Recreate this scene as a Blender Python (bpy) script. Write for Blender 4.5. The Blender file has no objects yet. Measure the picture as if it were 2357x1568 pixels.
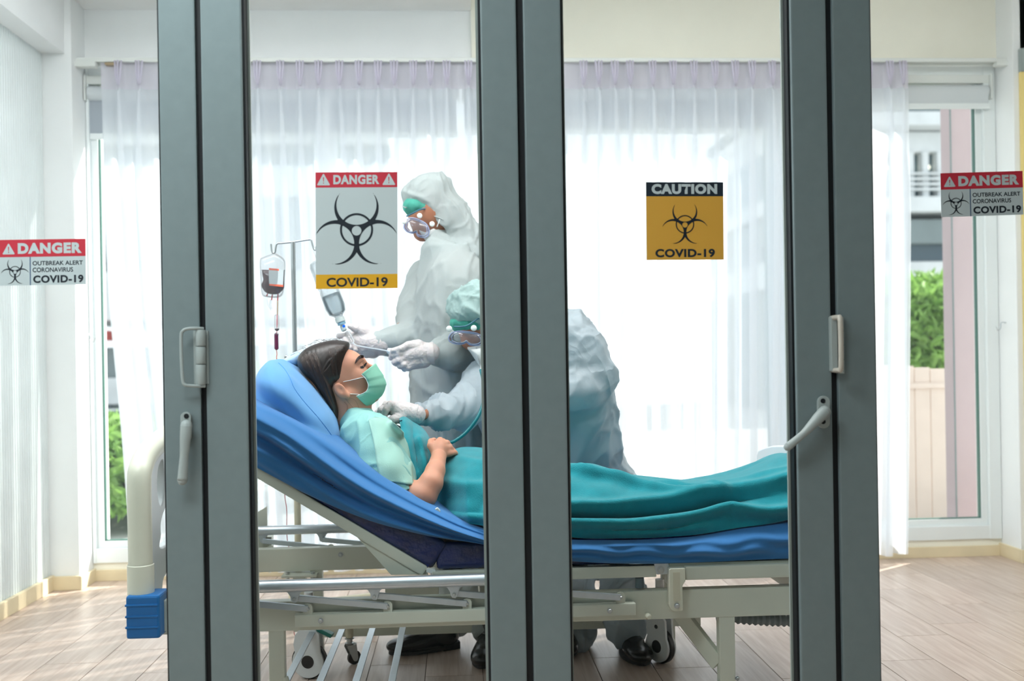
import bpy, bmesh, math, random
import numpy as np
from mathutils import Vector, Matrix
from mathutils.bvhtree import BVHTree

random.seed(7)
rng = np.random.RandomState(7)
S = bpy.context.scene
COL = S.collection
PI = math.pi

# ------------------------------------------------------------------ camera
F_PX, CX, HY, CAM_H = 2291.0, 1178.5, 825.0, 1.12
YAW, ROLL = math.radians(3.2), math.radians(0.95)
fwd = Vector((math.sin(YAW), math.cos(YAW), 0))
r0 = Vector((math.cos(YAW), -math.sin(YAW), 0))
u0 = Vector((0, 0, 1))
r_img = r0 * math.cos(ROLL) - u0 * math.sin(ROLL)
u_img = u0 * math.cos(ROLL) + r0 * math.sin(ROLL)
cam_loc = Vector((0, 0, CAM_H))
cd = bpy.data.cameras.new('camera')
cam = bpy.data.objects.new('camera', cd)
COL.objects.link(cam)
S.camera = cam
cd.sensor_width = 36.0
cd.lens = F_PX / 2357 * 36
cd.shift_y = (HY - 784) / 2357
cd.clip_start = 0.05
cd.clip_end = 300
m = Matrix((r_img, u_img, -fwd)).transposed().to_4x4()
m.translation = cam_loc
cam.matrix_world = m
cd.dof.use_dof = True
cd.dof.focus_distance = 3.15
cd.dof.aperture_fstop = 2.4

# ------------------------------------------------------------------ world, sun, lamps, exposure
W = bpy.data.worlds.new('world')
S.world = W
W.use_nodes = True
wn = W.node_tree
bg = wn.nodes['Background']
sky = wn.nodes.new('ShaderNodeTexSky')
sky.sky_type = 'HOSEK_WILKIE'
sky.turbidity = 6.0
sky.ground_albedo = 0.5
sky.sun_direction = Vector((0.66, 0.45, 0.62)).normalized()
wmix = wn.nodes.new('ShaderNodeMix')
wmix.data_type = 'RGBA'
wmix.inputs[0].default_value = 0.8
wmix.inputs[7].default_value = (0.88, 0.96, 1.0, 1)
wn.links.new(sky.outputs[0], wmix.inputs[6])
wn.links.new(wmix.outputs[2], bg.inputs[0])
bg.inputs[1].default_value = 1.85

sd = bpy.data.lights.new('sun', 'SUN')
sun = bpy.data.objects.new('sun', sd)
COL.objects.link(sun)
sd.energy = 10.0
sd.angle = math.radians(0.6)
sd.color = (1.0, 0.96, 0.88)
sun.rotation_euler = Vector((0.66, 0.45, 0.62)).to_track_quat('Z', 'Y').to_euler()
sun.location = (8, 12, 10)


def area_lamp(name, loc, sx, sy, power, col=(1, 1, 1)):
    d = bpy.data.lights.new(name, 'AREA')
    d.shape = 'RECTANGLE'
    d.size, d.size_y = sx, sy
    d.energy = power
    d.color = col
    o = bpy.data.objects.new(name, d)
    COL.objects.link(o)
    o.location = loc
    return o


area_lamp('ward_ceiling_light', (-0.9, 2.95, 3.1), 1.8, 0.6, 42, (1.0, 1.0, 1.0))  # unseen fill lamps, added under the ceiling to brighten bed and patient
area_lamp('ward_ceiling_light', (1.3, 2.95, 3.1), 1.8, 0.6, 40, (1.0, 1.0, 0.99))
area_lamp('corridor_ceiling_light', (-1.2, 1.0, 3.1), 1.6, 0.8, 60, (0.86, 0.98, 1.0))  # added fill on the camera side, unseen, lifts the door frames

S.view_settings.view_transform = 'Standard'
S.view_settings.look = 'None'
S.view_settings.gamma = 1.0
S.view_settings.use_curve_mapping = False
S.view_settings.exposure = 0.1
S.cycles.max_bounces = 10
S.cycles.diffuse_bounces = 5
S.cycles.transparent_max_bounces = 16
S.cycles.transmission_bounces = 8
S.cycles.use_denoising = True
S.cycles.sample_clamp_indirect = 6.0
S.cycles.caustics_reflective = False
S.cycles.caustics_refractive = False


# ------------------------------------------------------------------ helpers
def P(px, py, Y):
    """World point where the sight line of photo position (px, py) meets the wall-parallel plane Y."""
    d = fwd + r_img * ((px - CX) / F_PX) - u_img * ((py - HY) / F_PX)
    return cam_loc + d * (Y / d.y)


def PX(px, py, X):
    d = fwd + r_img * ((px - CX) / F_PX) - u_img * ((py - HY) / F_PX)
    return cam_loc + d * (X / d.x)


def PZ(px, py, Z):
    d = fwd + r_img * ((px - CX) / F_PX) - u_img * ((py - HY) / F_PX)
    return cam_loc + d * ((Z - CAM_H) / d.z)


def mpp(Y):
    return Y / F_PX * 1.0


def sl(c):
    return tuple((x / 12.92) if x <= 0.04045 else ((x + 0.055) / 1.055) ** 2.4 for x in [v / 255 for v in c])


MATS = {}


def mat(name, col, rough=0.5, metal=0.0, noise=0.0, nscale=8.0, bump=0.0, bscale=60.0, spec=0.5, trans=0.0,
        sheen=0.0, sss=0.0, coat=0.0, stretch=(1, 1, 1), col2=None, emit=None, crease=0.0, cscale=7.0):
    if name in MATS:
        return MATS[name]
    M = bpy.data.materials.new(name)
    M.use_nodes = True
    nt = M.node_tree
    b = nt.nodes['Principled BSDF']
    c = sl(col) + (1,)
    b.inputs['Base Color'].default_value = c
    b.inputs['Roughness'].default_value = rough
    b.inputs['Metallic'].default_value = metal
    b.inputs['Specular IOR Level'].default_value = spec
    b.inputs['Sheen Weight'].default_value = sheen
    b.inputs['Coat Weight'].default_value = coat
    if sss:
        b.inputs['Subsurface Weight'].default_value = sss
        b.inputs['Subsurface Radius'].default_value = (0.012, 0.005, 0.003)
        b.inputs['Subsurface Scale'].default_value = 1.0
    tc = nt.nodes.new('ShaderNodeTexCoord')
    mp = nt.nodes.new('ShaderNodeMapping')
    mp.inputs['Scale'].default_value = stretch
    nt.links.new(tc.outputs['Object'], mp.inputs[0])
    if noise or col2:
        n = nt.nodes.new('ShaderNodeTexNoise')
        n.inputs['Scale'].default_value = nscale
        n.inputs['Detail'].default_value = 5
        nt.links.new(mp.outputs[0], n.inputs[0])
        r = nt.nodes.new('ShaderNodeMix')
        r.data_type = 'RGBA'
        rr = nt.nodes.new('ShaderNodeMapRange')
        rr.inputs[1].default_value = 0.3
        rr.inputs[2].default_value = 0.7
        nt.links.new(n.outputs[0], rr.inputs[0])
        nt.links.new(rr.outputs[0], r.inputs[0])
        c2 = sl(col2) if col2 else tuple(max(0, x * (1 - noise)) for x in c[:3])
        c1 = c[:3] if col2 else tuple(min(1, x * (1 + noise)) for x in c[:3])
        r.inputs[6].default_value = tuple(c1) + (1,)
        r.inputs[7].default_value = tuple(c2) + (1,)
        nt.links.new(r.outputs[2], b.inputs['Base Color'])
    if bump:
        n2 = nt.nodes.new('ShaderNodeTexNoise')
        n2.inputs['Scale'].default_value = bscale
        n2.inputs['Detail'].default_value = 4
        nt.links.new(mp.outputs[0], n2.inputs[0])
        bp = nt.nodes.new('ShaderNodeBump')
        bp.inputs['Strength'].default_value = bump
        bp.inputs['Distance'].default_value = 0.01
        nt.links.new(n2.outputs[0], bp.inputs['Height'])
        nt.links.new(bp.outputs[0], b.inputs['Normal'])
    if crease:
        # crumpled cloth: sharp creases where warped noise crosses its middle value
        n3 = nt.nodes.new('ShaderNodeTexNoise')
        n3.inputs['Scale'].default_value = cscale
        n3.inputs['Detail'].default_value = 1.5
        n3.inputs['Distortion'].default_value = 0.9
        nt.links.new(mp.outputs[0], n3.inputs[0])
        s1 = nt.nodes.new('ShaderNodeMath')
        s1.operation = 'SUBTRACT'
        s1.inputs[1].default_value = 0.5
        nt.links.new(n3.outputs[0], s1.inputs[0])
        s2 = nt.nodes.new('ShaderNodeMath')
        s2.operation = 'ABSOLUTE'
        nt.links.new(s1.outputs[0], s2.inputs[0])
        bq = nt.nodes.new('ShaderNodeBump')
        bq.invert = True
        bq.inputs['Strength'].default_value = min(1.0, crease)
        bq.inputs['Distance'].default_value = 0.12 * crease
        nt.links.new(s2.outputs[0], bq.inputs['Height'])
        if bump:
            nt.links.new(bp.outputs[0], bq.inputs['Normal'])
        nt.links.new(bq.outputs[0], b.inputs['Normal'])
    if trans:
        # thin cloth or plastic that lets some light through
        tr = nt.nodes.new('ShaderNodeBsdfTranslucent')
        tr.inputs[0].default_value = c
        mx = nt.nodes.new('ShaderNodeMixShader')
        mx.inputs[0].default_value = trans
        out = nt.nodes['Material Output']
        nt.links.new(b.outputs[0], mx.inputs[1])
        nt.links.new(tr.outputs[0], mx.inputs[2])
        nt.links.new(mx.outputs[0], out.inputs[0])
    if emit:
        b.inputs['Emission Color'].default_value = c
        b.inputs['Emission Strength'].default_value = emit
    MATS[name] = M
    return M


def clear_mat(name, tint, clear, rough=0.05, gloss=0.1, trl=0.0):
    """Thin clear sheet: mostly see-through, with a tinted body share and a reflection."""
    if name in MATS:
        return MATS[name]
    M = bpy.data.materials.new(name)
    M.use_nodes = True
    nt = M.node_tree
    nt.nodes.remove(nt.nodes['Principled BSDF'])
    out = nt.nodes['Material Output']
    t = nt.nodes.new('ShaderNodeBsdfTransparent')
    t.inputs[0].default_value = (0.98, 0.99, 0.99, 1)
    d = nt.nodes.new('ShaderNodeBsdfDiffuse')
    d.inputs[0].default_value = sl(tint) + (1,)
    if trl:
        tl = nt.nodes.new('ShaderNodeBsdfTranslucent')
        tl.inputs[0].default_value = sl(tint) + (1,)
        m0 = nt.nodes.new('ShaderNodeMixShader')
        m0.inputs[0].default_value = trl
        nt.links.new(d.outputs[0], m0.inputs[1])
        nt.links.new(tl.outputs[0], m0.inputs[2])
        body = m0
    else:
        body = d
    g = nt.nodes.new('ShaderNodeBsdfGlossy')
    g.inputs['Roughness'].default_value = rough
    m1 = nt.nodes.new('ShaderNodeMixShader')
    m1.inputs[0].default_value = clear
    nt.links.new(body.outputs[0], m1.inputs[1])
    nt.links.new(t.outputs[0], m1.inputs[2])
    fr = nt.nodes.new('ShaderNodeFresnel')
    fr.inputs[0].default_value = 1.45
    mu = nt.nodes.new('ShaderNodeMath')
    mu.operation = 'MULTIPLY'
    mu.inputs[1].default_value = gloss * 10
    mu.use_clamp = True
    nt.links.new(fr.outputs[0], mu.inputs[0])
    m2 = nt.nodes.new('ShaderNodeMixShader')
    nt.links.new(mu.outputs[0], m2.inputs[0])
    nt.links.new(m1.outputs[0], m2.inputs[1])
    nt.links.new(g.outputs[0], m2.inputs[2])
    nt.links.new(m2.outputs[0], out.inputs[0])
    MATS[name] = M
    return M


def link(name, me, m=None, parent=None, smooth=True):
    o = bpy.data.objects.new(name, me)
    COL.objects.link(o)
    if m is not None:
        me.materials.append(m)
    if smooth and me.polygons:
        me.polygons.foreach_set('use_smooth', [True] * len(me.polygons))
    if parent is not None:
        o.parent = parent
        root = parent
        loc = Vector((0, 0, 0))
        while root is not None:
            loc = loc + root.location
            root = root.parent
        o.matrix_parent_inverse = Matrix.Translation(-parent_world(parent))
    return o


def parent_world(p):
    loc = Vector((0, 0, 0))
    mtx = Matrix.Identity(4)
    chain = []
    while p is not None:
        chain.append(p)
        p = p.parent
    for q in reversed(chain):
        mtx = mtx @ q.matrix_parent_inverse @ q.matrix_basis
    return mtx.translation


def obj(name, V, Fc, m=None, parent=None, smooth=False):
    me = bpy.data.meshes.new(name)
    me.from_pydata([tuple(v) for v in V], [], [tuple(f) for f in Fc])
    me.validate()
    me.update()
    return link(name, me, m, parent, smooth)


def from_bm(name, bm, m=None, parent=None, smooth=False):
    me = bpy.data.meshes.new(name)
    bmesh.ops.recalc_face_normals(bm, faces=bm.faces)
    bm.to_mesh(me)
    bm.free()
    return link(name, me, m, parent, smooth)


def thing(name, label, cat, loc=(0, 0, 0), group=None):
    o = bpy.data.objects.new(name, None)
    COL.objects.link(o)
    o.location = loc
    o.empty_display_size = 0.05
    o['label'] = label
    o['category'] = cat
    if group:
        o['group'] = group
    return o


def tag(o, label, cat, group=None, kind=None):
    o['label'] = label
    o['category'] = cat
    if group:
        o['group'] = group
    if kind:
        o['kind'] = kind
    return o


def struct(o, label=None):
    o['kind'] = 'structure'
    if label:
        o['label'] = label
        o['category'] = 'wall' if 'wall' in o.name else o.name.split('_')[0].split('.')[0]
    return o


def bm_box(bm, lo, hi, bev=0.0, seg=2, rot=None, piv=None):
    lo, hi = Vector(lo), Vector(hi)
    c = (lo + hi) / 2
    s = hi - lo
    r = bmesh.ops.create_cube(bm, size=1)
    vs = r['verts']
    M = Matrix.Translation(c) @ Matrix.Diagonal((s.x, s.y, s.z, 1))
    bmesh.ops.transform(bm, matrix=M, verts=vs)
    if bev > 0:
        es = list({e for v in vs for e in v.link_edges})
        rb = bmesh.ops.bevel(bm, geom=es, offset=bev, segments=seg, affect='EDGES', profile=0.7)
        vs = list({v for f in rb['faces'] for v in f.verts} | {v for v in vs if v.is_valid})
    if rot is not None:
        pv = Vector(piv) if piv is not None else c
        T = Matrix.Translation(pv) @ rot.to_4x4() @ Matrix.Translation(-pv)
        bmesh.ops.transform(bm, matrix=T, verts=vs)
    return vs


def box(name, lo, hi, m=None, parent=None, bev=0.0, seg=2, rot=None, piv=None, smooth=False):
    bm = bmesh.new()
    lo2 = tuple(min(a, b) for a, b in zip(lo, hi))
    hi2 = tuple(max(a, b) for a, b in zip(lo, hi))
    bm_box(bm, lo2, hi2, bev, seg, rot, piv)
    return from_bm(name, bm, m, parent, smooth)


def frame_of(d):
    d = d.normalized()
    a = Vector((0, 0, 1)) if abs(d.z) < 0.9 else Vector((1, 0, 0))
    x = d.cross(a).normalized()
    y = d.cross(x).normalized()
    return x, y


def bm_tube(bm, pts, rad, n=12, cap=True, flat=1.0):
    """Round tube along pts; rad one number or one per point."""
    pts = [Vector(p) for p in pts]
    if not hasattr(rad, '__len__'):
        rad = [rad] * len(pts)
    rings = []
    T0 = (pts[1] - pts[0]).normalized()
    x, y = frame_of(T0)
    for i, p in enumerate(pts):
        if i == 0:
            t = pts[1] - pts[0]
        elif i == len(pts) - 1:
            t = pts[-1] - pts[-2]
        else:
            t = (pts[i + 1] - pts[i]).normalized() + (pts[i] - pts[i - 1]).normalized()
        t = t.normalized()
        q = T0.rotation_difference(t)
        x = q @ x
        y = q @ y
        T0 = t
        rings.append([bm.verts.new(p + (x * math.cos(2 * PI * k / n) + y * math.sin(2 * PI * k / n) * flat) * rad[i])
                      for k in range(n)])
    for a, b in zip(rings, rings[1:]):
        for k in range(n):
            bm.faces.new((a[k], a[(k + 1) % n], b[(k + 1) % n], b[k]))
    if cap:
        bm.faces.new(rings[0][::-1])
        bm.faces.new(rings[-1])
    return rings


def smooth_path(pts, sub=6):
    pts = [Vector(p) for p in pts]
    out = []
    n = len(pts)
    for i in range(n - 1):
        p0 = pts[max(i - 1, 0)]
        p1, p2 = pts[i], pts[i + 1]
        p3 = pts[min(i + 2, n - 1)]
        for k in range(sub):
            t = k / sub
            out.append(0.5 * ((2 * p1) + (p2 - p0) * t + (2 * p0 - 5 * p1 + 4 * p2 - p3) * t * t +
                              (-p0 + 3 * p1 - 3 * p2 + p3) * t ** 3))
    out.append(pts[-1])
    return out


def tube(name, pts, rad, m=None, parent=None, n=12, smoothp=0):
    if smoothp:
        if hasattr(rad, '__len__'):
            rad = list(np.interp(np.linspace(0, len(pts) - 1, (len(pts) - 1) * smoothp + 1), range(len(pts)), rad))
        pts = smooth_path(pts, smoothp)
    bm = bmesh.new()
    bm_tube(bm, pts, rad, n)
    o = from_bm(name, bm, m, parent, True)
    sharp(o)
    return o


def sharp(o, ang=40):
    me = o.data
    try:
        me.set_sharp_from_angle(angle=math.radians(ang))
    except Exception:
        pass


def bm_lathe(bm, prof, base, axis, n=24):
    """prof: list of (radius, height) along axis from base."""
    axis = Vector(axis).normalized()
    base = Vector(base)
    x, y = frame_of(axis)
    rings = []
    for r, h in prof:
        if r < 1e-6:
            rings.append([bm.verts.new(base + axis * h)])
        else:
            rings.append([bm.verts.new(base + axis * h + (x * math.cos(2 * PI * k / n) + y * math.sin(2 * PI * k / n)) * r)
                          for k in range(n)])
    for a, b in zip(rings, rings[1:]):
        for k in range(n):
            k2 = (k + 1) % n
            if len(a) == 1 and len(b) == 1:
                continue
            if len(a) == 1:
                bm.faces.new((a[0], b[k2], b[k]))
            elif len(b) == 1:
                bm.faces.new((a[k], a[k2], b[0]))
            else:
                bm.faces.new((a[k], a[k2], b[k2], b[k]))


def lathe(name, prof, base, axis, m=None, parent=None, n=24):
    bm = bmesh.new()
    bm_lathe(bm, prof, base, axis, n)
    o = from_bm(name, bm, m, parent, True)
    sharp(o, 35)
    return o


def prism(name, outline, off, m=None, parent=None, bev=0.0, smooth=False):
    """Flat outline (3D points) pushed along vector off."""
    bm = bmesh.new()
    vs = [bm.verts.new(Vector(p)) for p in outline]
    f = bm.faces.new(vs)
    r = bmesh.ops.extrude_face_region(bm, geom=[f])
    nv = [g for g in r['geom'] if isinstance(g, bmesh.types.BMVert)]
    bmesh.ops.translate(bm, vec=Vector(off), verts=nv)
    if bev:
        bmesh.ops.recalc_face_normals(bm, faces=bm.faces)
        bmesh.ops.bevel(bm, geom=list(bm.edges), offset=bev, segments=2, affect='EDGES', profile=0.7)
    bmesh.ops.triangulate(bm, faces=[g for g in bm.faces if len(g.verts) > 4])
    return from_bm(name, bm, m, parent, smooth)


def grid(name, G, m=None, parent=None, closed=False, smooth=True, thick=0.0):
    """G: array [rows, cols, 3]."""
    G = np.asarray(G, float)
    R, C = G.shape[:2]
    V = G.reshape(-1, 3)
    Fc = []
    cc = C if closed else C - 1
    for i in range(R - 1):
        for j in range(cc):
            j2 = (j + 1) % C
            Fc.append((i * C + j, i * C + j2, (i + 1) * C + j2, (i + 1) * C + j))
    me = bpy.data.meshes.new(name)
    me.from_pydata(V.tolist(), [], Fc)
    me.update()
    o = link(name, me, m, parent, smooth)
    if thick:
        md = o.modifiers.new('thickness', 'SOLIDIFY')
        md.thickness = thick
        md.offset = 0
    return o


# ---- blended solids: tapered capsules and ellipsoids on a grid, skinned with surface nets
class Blob:
    def __init__(self, h=0.006, k=0.02):
        self.h, self.k, self.ops = h, k, []

    def cap(self, a, b, ra, rb, k=None, sub=False):
        self.ops.append(('c', np.array(a, float), np.array(b, float), ra, rb, k, sub))
        return self

    def chain(self, pts, rad, k=None):
        for (a, b, ra, rb) in zip(pts, pts[1:], rad, rad[1:]):
            self.cap(a, b, ra, rb, k)
        return self

    def ell(self, c, r, R=None, k=None, sub=False):
        self.ops.append(('e', np.array(c, float), np.array(r, float), R, 0, k, sub))
        return self

    def box(self, c, hs, rr, R=None, k=None, sub=False):
        self.ops.append(('b', np.array(c, float), np.array(hs, float), R, rr, k, sub))
        return self

    def bounds(self):
        lo = np.full(3, 1e9)
        hi = -lo
        for o in self.ops:
            if o[6]:
                continue
            if o[0] == 'c':
                for p, r in ((o[1], o[3]), (o[2], o[4])):
                    lo = np.minimum(lo, p - r)
                    hi = np.maximum(hi, p + r)
            else:
                r = np.max(o[2]) if o[0] == 'e' else np.linalg.norm(o[2])
                lo = np.minimum(lo, o[1] - r)
                hi = np.maximum(hi, o[1] + r)
        return lo - 4 * self.h - self.k, hi + 4 * self.h + self.k

    def field(self, warp=None):
        lo, hi = self.bounds()
        h = self.h
        n = np.ceil((hi - lo) / h).astype(int) + 1
        D = np.full(n, 0.2, np.float32)
        ax = [lo[i] + h * np.arange(n[i]) for i in range(3)]
        for o in self.ops:
            k = o[5] if o[5] is not None else self.k
            if o[0] == 'c':
                l2 = np.minimum(o[1] - o[3], o[2] - o[4])
                h2 = np.maximum(o[1] + o[3], o[2] + o[4])
            else:
                r = np.max(o[2]) if o[0] == 'e' else np.linalg.norm(o[2])
                l2, h2 = o[1] - r, o[1] + r
            mg = k + 4 * h
            i0 = np.maximum(np.floor((l2 - mg - lo) / h).astype(int), 0)
            i1 = np.minimum(np.ceil((h2 + mg - lo) / h).astype(int) + 1, n)
            if (i1 <= i0).any():
                continue
            X = ax[0][i0[0]:i1[0], None, None]
            Yy = ax[1][None, i0[1]:i1[1], None]
            Z = ax[2][None, None, i0[2]:i1[2]]
            if o[0] == 'c':
                a, b, ra, rb = o[1:5]
                ab = b - a
                L2 = max(float(ab @ ab), 1e-12)
                t = ((X - a[0]) * ab[0] + (Yy - a[1]) * ab[1] + (Z - a[2]) * ab[2]) / L2
                t = np.clip(t, 0, 1)
                d = np.sqrt((X - a[0] - t * ab[0]) ** 2 + (Yy - a[1] - t * ab[1]) ** 2 + (Z - a[2] - t * ab[2]) ** 2)
                d = d - (ra + (rb - ra) * t)
            else:
                c = o[1]
                dx, dy, dz = X - c[0], Yy - c[1], Z - c[2]
                R = o[3]
                if R is not None:
                    R = np.array(R)
                    dx, dy, dz = (dx * R[0, 0] + dy * R[1, 0] + dz * R[2, 0], dx * R[0, 1] + dy * R[1, 1] + dz * R[2, 1],
                                  dx * R[0, 2] + dy * R[1, 2] + dz * R[2, 2])
                if o[0] == 'e':
                    r = o[2]
                    k0 = np.sqrt((dx / r[0]) ** 2 + (dy / r[1]) ** 2 + (dz / r[2]) ** 2) + 1e-9
                    k1 = np.sqrt((dx / r[0] ** 2) ** 2 + (dy / r[1] ** 2) ** 2 + (dz / r[2] ** 2) ** 2) + 1e-9
                    d = k0 * (k0 - 1) / k1
                else:
                    rr = o[4]
                    q = [np.abs(dd) - (o[2][i] - rr) for i, dd in enumerate((dx, dy, dz))]
                    d = np.sqrt(np.maximum(q[0], 0) ** 2 + np.maximum(q[1], 0) ** 2 + np.maximum(q[2], 0) ** 2) + \
                        np.minimum(np.maximum(np.maximum(q[0], q[1]), q[2]), 0) - rr
            sub = D[i0[0]:i1[0], i0[1]:i1[1], i0[2]:i1[2]]
            if o[6]:
                d = -d
                hh = np.clip(0.5 - 0.5 * (d - sub) / k, 0, 1) if k > 0 else 0
                if k > 0:
                    w = np.maximum(k - np.abs(sub - d), 0) / k
                    res = np.maximum(sub, d) + w * w * k * 0.25
                else:
                    res = np.maximum(sub, d)
            else:
                if k > 0:
                    w = np.maximum(k - np.abs(sub - d), 0) / k
                    res = np.minimum(sub, d) - w * w * k * 0.25
                else:
                    res = np.minimum(sub, d)
            D[i0[0]:i1[0], i0[1]:i1[1], i0[2]:i1[2]] = res
        return lo, D, ax

    def mesh(self, name, m=None, parent=None, smooth=True, clip=None, relax=1, disp=None, mod=None):
        lo, D, ax = self.field()
        if mod is not None:
            D = mod(D, ax)
        V, Q = surface_nets(D)
        V = lo + V * self.h
        # light relaxation
        V = relax_mesh(V, Q, relax)
        if disp is not None:
            N = normals(V, Q)
            V = disp(V, N)
        if clip is not None:
            keep = clip(V)
            ok = keep[Q].all(axis=1)
            Q = Q[ok]
            used = np.unique(Q)
            mp = -np.ones(len(V), int)
            mp[used] = np.arange(len(used))
            V = V[used]
            Q = mp[Q]
        me = bpy.data.meshes.new(name)
        me.vertices.add(len(V))
        me.vertices.foreach_set('co', V.astype(np.float32).ravel())
        me.loops.add(len(Q) * 4)
        me.loops.foreach_set('vertex_index', Q.astype(np.int32).ravel())
        me.polygons.add(len(Q))
        me.polygons.foreach_set('loop_start', (np.arange(len(Q)) * 4).astype(np.int32))
        me.update(calc_edges=True)
        me.validate()
        return link(name, me, m, parent, smooth)


def surface_nets(D):
    neg = D < 0
    nx, ny, nz = D.shape
    c = np.zeros((nx - 1, ny - 1, nz - 1), np.int8)
    for i in (0, 1):
        for j in (0, 1):
            for k in (0, 1):
                c += neg[i:nx - 1 + i, j:ny - 1 + j, k:nz - 1 + k]
    act = (c > 0) & (c < 8)
    idx = np.argwhere(act)
    ids = -np.ones(act.shape, np.int64)
    ids[act] = np.arange(len(idx))
    corners = np.array([(i, j, k) for i in (0, 1) for j in (0, 1) for k in (0, 1)])
    vals = np.stack([D[idx[:, 0] + a, idx[:, 1] + b, idx[:, 2] + cc] for a, b, cc in corners], 1)
    acc = np.zeros((len(idx), 3))
    cnt = np.zeros(len(idx))
    for a in range(8):
        for b in range(a + 1, 8):
            if np.abs(corners[a] - corners[b]).sum() != 1:
                continue
            va, vb = vals[:, a], vals[:, b]
            cr = (va < 0) != (vb < 0)
            t = np.where(cr, va / np.where(cr, va - vb, 1), 0)
            p = corners[a] + t[:, None] * (corners[b] - corners[a])
            acc += np.where(cr[:, None], p, 0)
            cnt += cr
    V = idx + acc / cnt[:, None]
    Q = []
    for axis in range(3):
        sl0 = [slice(None)] * 3
        sl1 = [slice(None)] * 3
        sl0[axis] = slice(0, D.shape[axis] - 1)
        sl1[axis] = slice(1, D.shape[axis])
        a = neg[tuple(sl0)]
        b = neg[tuple(sl1)]
        e = np.argwhere(a != b)
        o1, o2 = [q for q in range(3) if q != axis]
        ok = (e[:, o1] > 0) & (e[:, o2] > 0) & (e[:, o1] < D.shape[o1] - 1) & (e[:, o2] < D.shape[o2] - 1)
        e = e[ok]
        flip = a[tuple(e.T)]

        def cell(d1, d2):
            q = e.copy()
            q[:, o1] -= d1
            q[:, o2] -= d2
            return ids[tuple(q.T)]
        q = np.stack([cell(0, 0), cell(1, 0), cell(1, 1), cell(0, 1)], 1)
        if axis == 1:
            flip = ~flip
        q[~flip] = q[~flip][:, ::-1]
        Q.append(q)
    Q = np.concatenate(Q)
    return V, Q[:, ::-1][:, ::-1]


def relax_mesh(V, Q, it):
    for _ in range(it):
        acc = np.zeros_like(V)
        cnt = np.zeros(len(V))
        for i in range(4):
            a, b = Q[:, i], Q[:, (i + 1) % 4]
            for d in range(3):
                acc[:, d] += np.bincount(a, V[b, d], len(V)) + np.bincount(b, V[a, d], len(V))
            cnt += np.bincount(a, minlength=len(V)) + np.bincount(b, minlength=len(V))
        V = 0.45 * V + 0.55 * acc / np.maximum(cnt, 1)[:, None]
    return V


def normals(V, Q):
    n = np.cross(V[Q[:, 2]] - V[Q[:, 0]], V[Q[:, 3]] - V[Q[:, 1]])
    N = np.zeros_like(V)
    for i in range(4):
        for d in range(3):
            N[:, d] += np.bincount(Q[:, i], n[:, d], len(V))
    return N / (np.linalg.norm(N, axis=1)[:, None] + 1e-12)


def vnoise(p, seed=0):
    """Smooth value noise on an (n, 3) array, range about -1..1."""
    r = np.random.RandomState(seed)
    tab = r.rand(4096) * 2 - 1
    i = np.floor(p).astype(int)
    f = p - i
    f = f * f * (3 - 2 * f)
    out = 0
    for a in (0, 1):
        for b in (0, 1):
            for c in (0, 1):
                hsh = ((i[:, 0] + a) * 73856093 ^ (i[:, 1] + b) * 19349663 ^ (i[:, 2] + c) * 83492791) & 4095
                w = (f[:, 0] if a else 1 - f[:, 0]) * (f[:, 1] if b else 1 - f[:, 1]) * (f[:, 2] if c else 1 - f[:, 2])
                out = out + w * tab[hsh]
    return out


def folds(amp, scale, seed=0, stretch=(1, 1, 0.45)):
    """Creased-cloth relief: sharp ridges from folded noise, two sizes."""
    def f(V, N):
        q = V * np.array(stretch)
        w = np.stack([vnoise(q * scale * 0.6 + 11, seed + 3), vnoise(q * scale * 0.6 + 37, seed + 4),
                      vnoise(q * scale * 0.6 + 71, seed + 5)], 1)
        a = np.clip(1 - np.abs(vnoise(q * scale + w * 1.3, seed)) * 3.0, 0, 1) ** 1.5
        b = np.clip(1 - np.abs(vnoise(q * scale * 1.9 + w * 2.0 + 5, seed + 1)) * 3.4, 0, 1) ** 1.5
        return V + N * (amp * (1.3 * a + 0.7 * b - 0.7))[:, None]
    return f


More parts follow.
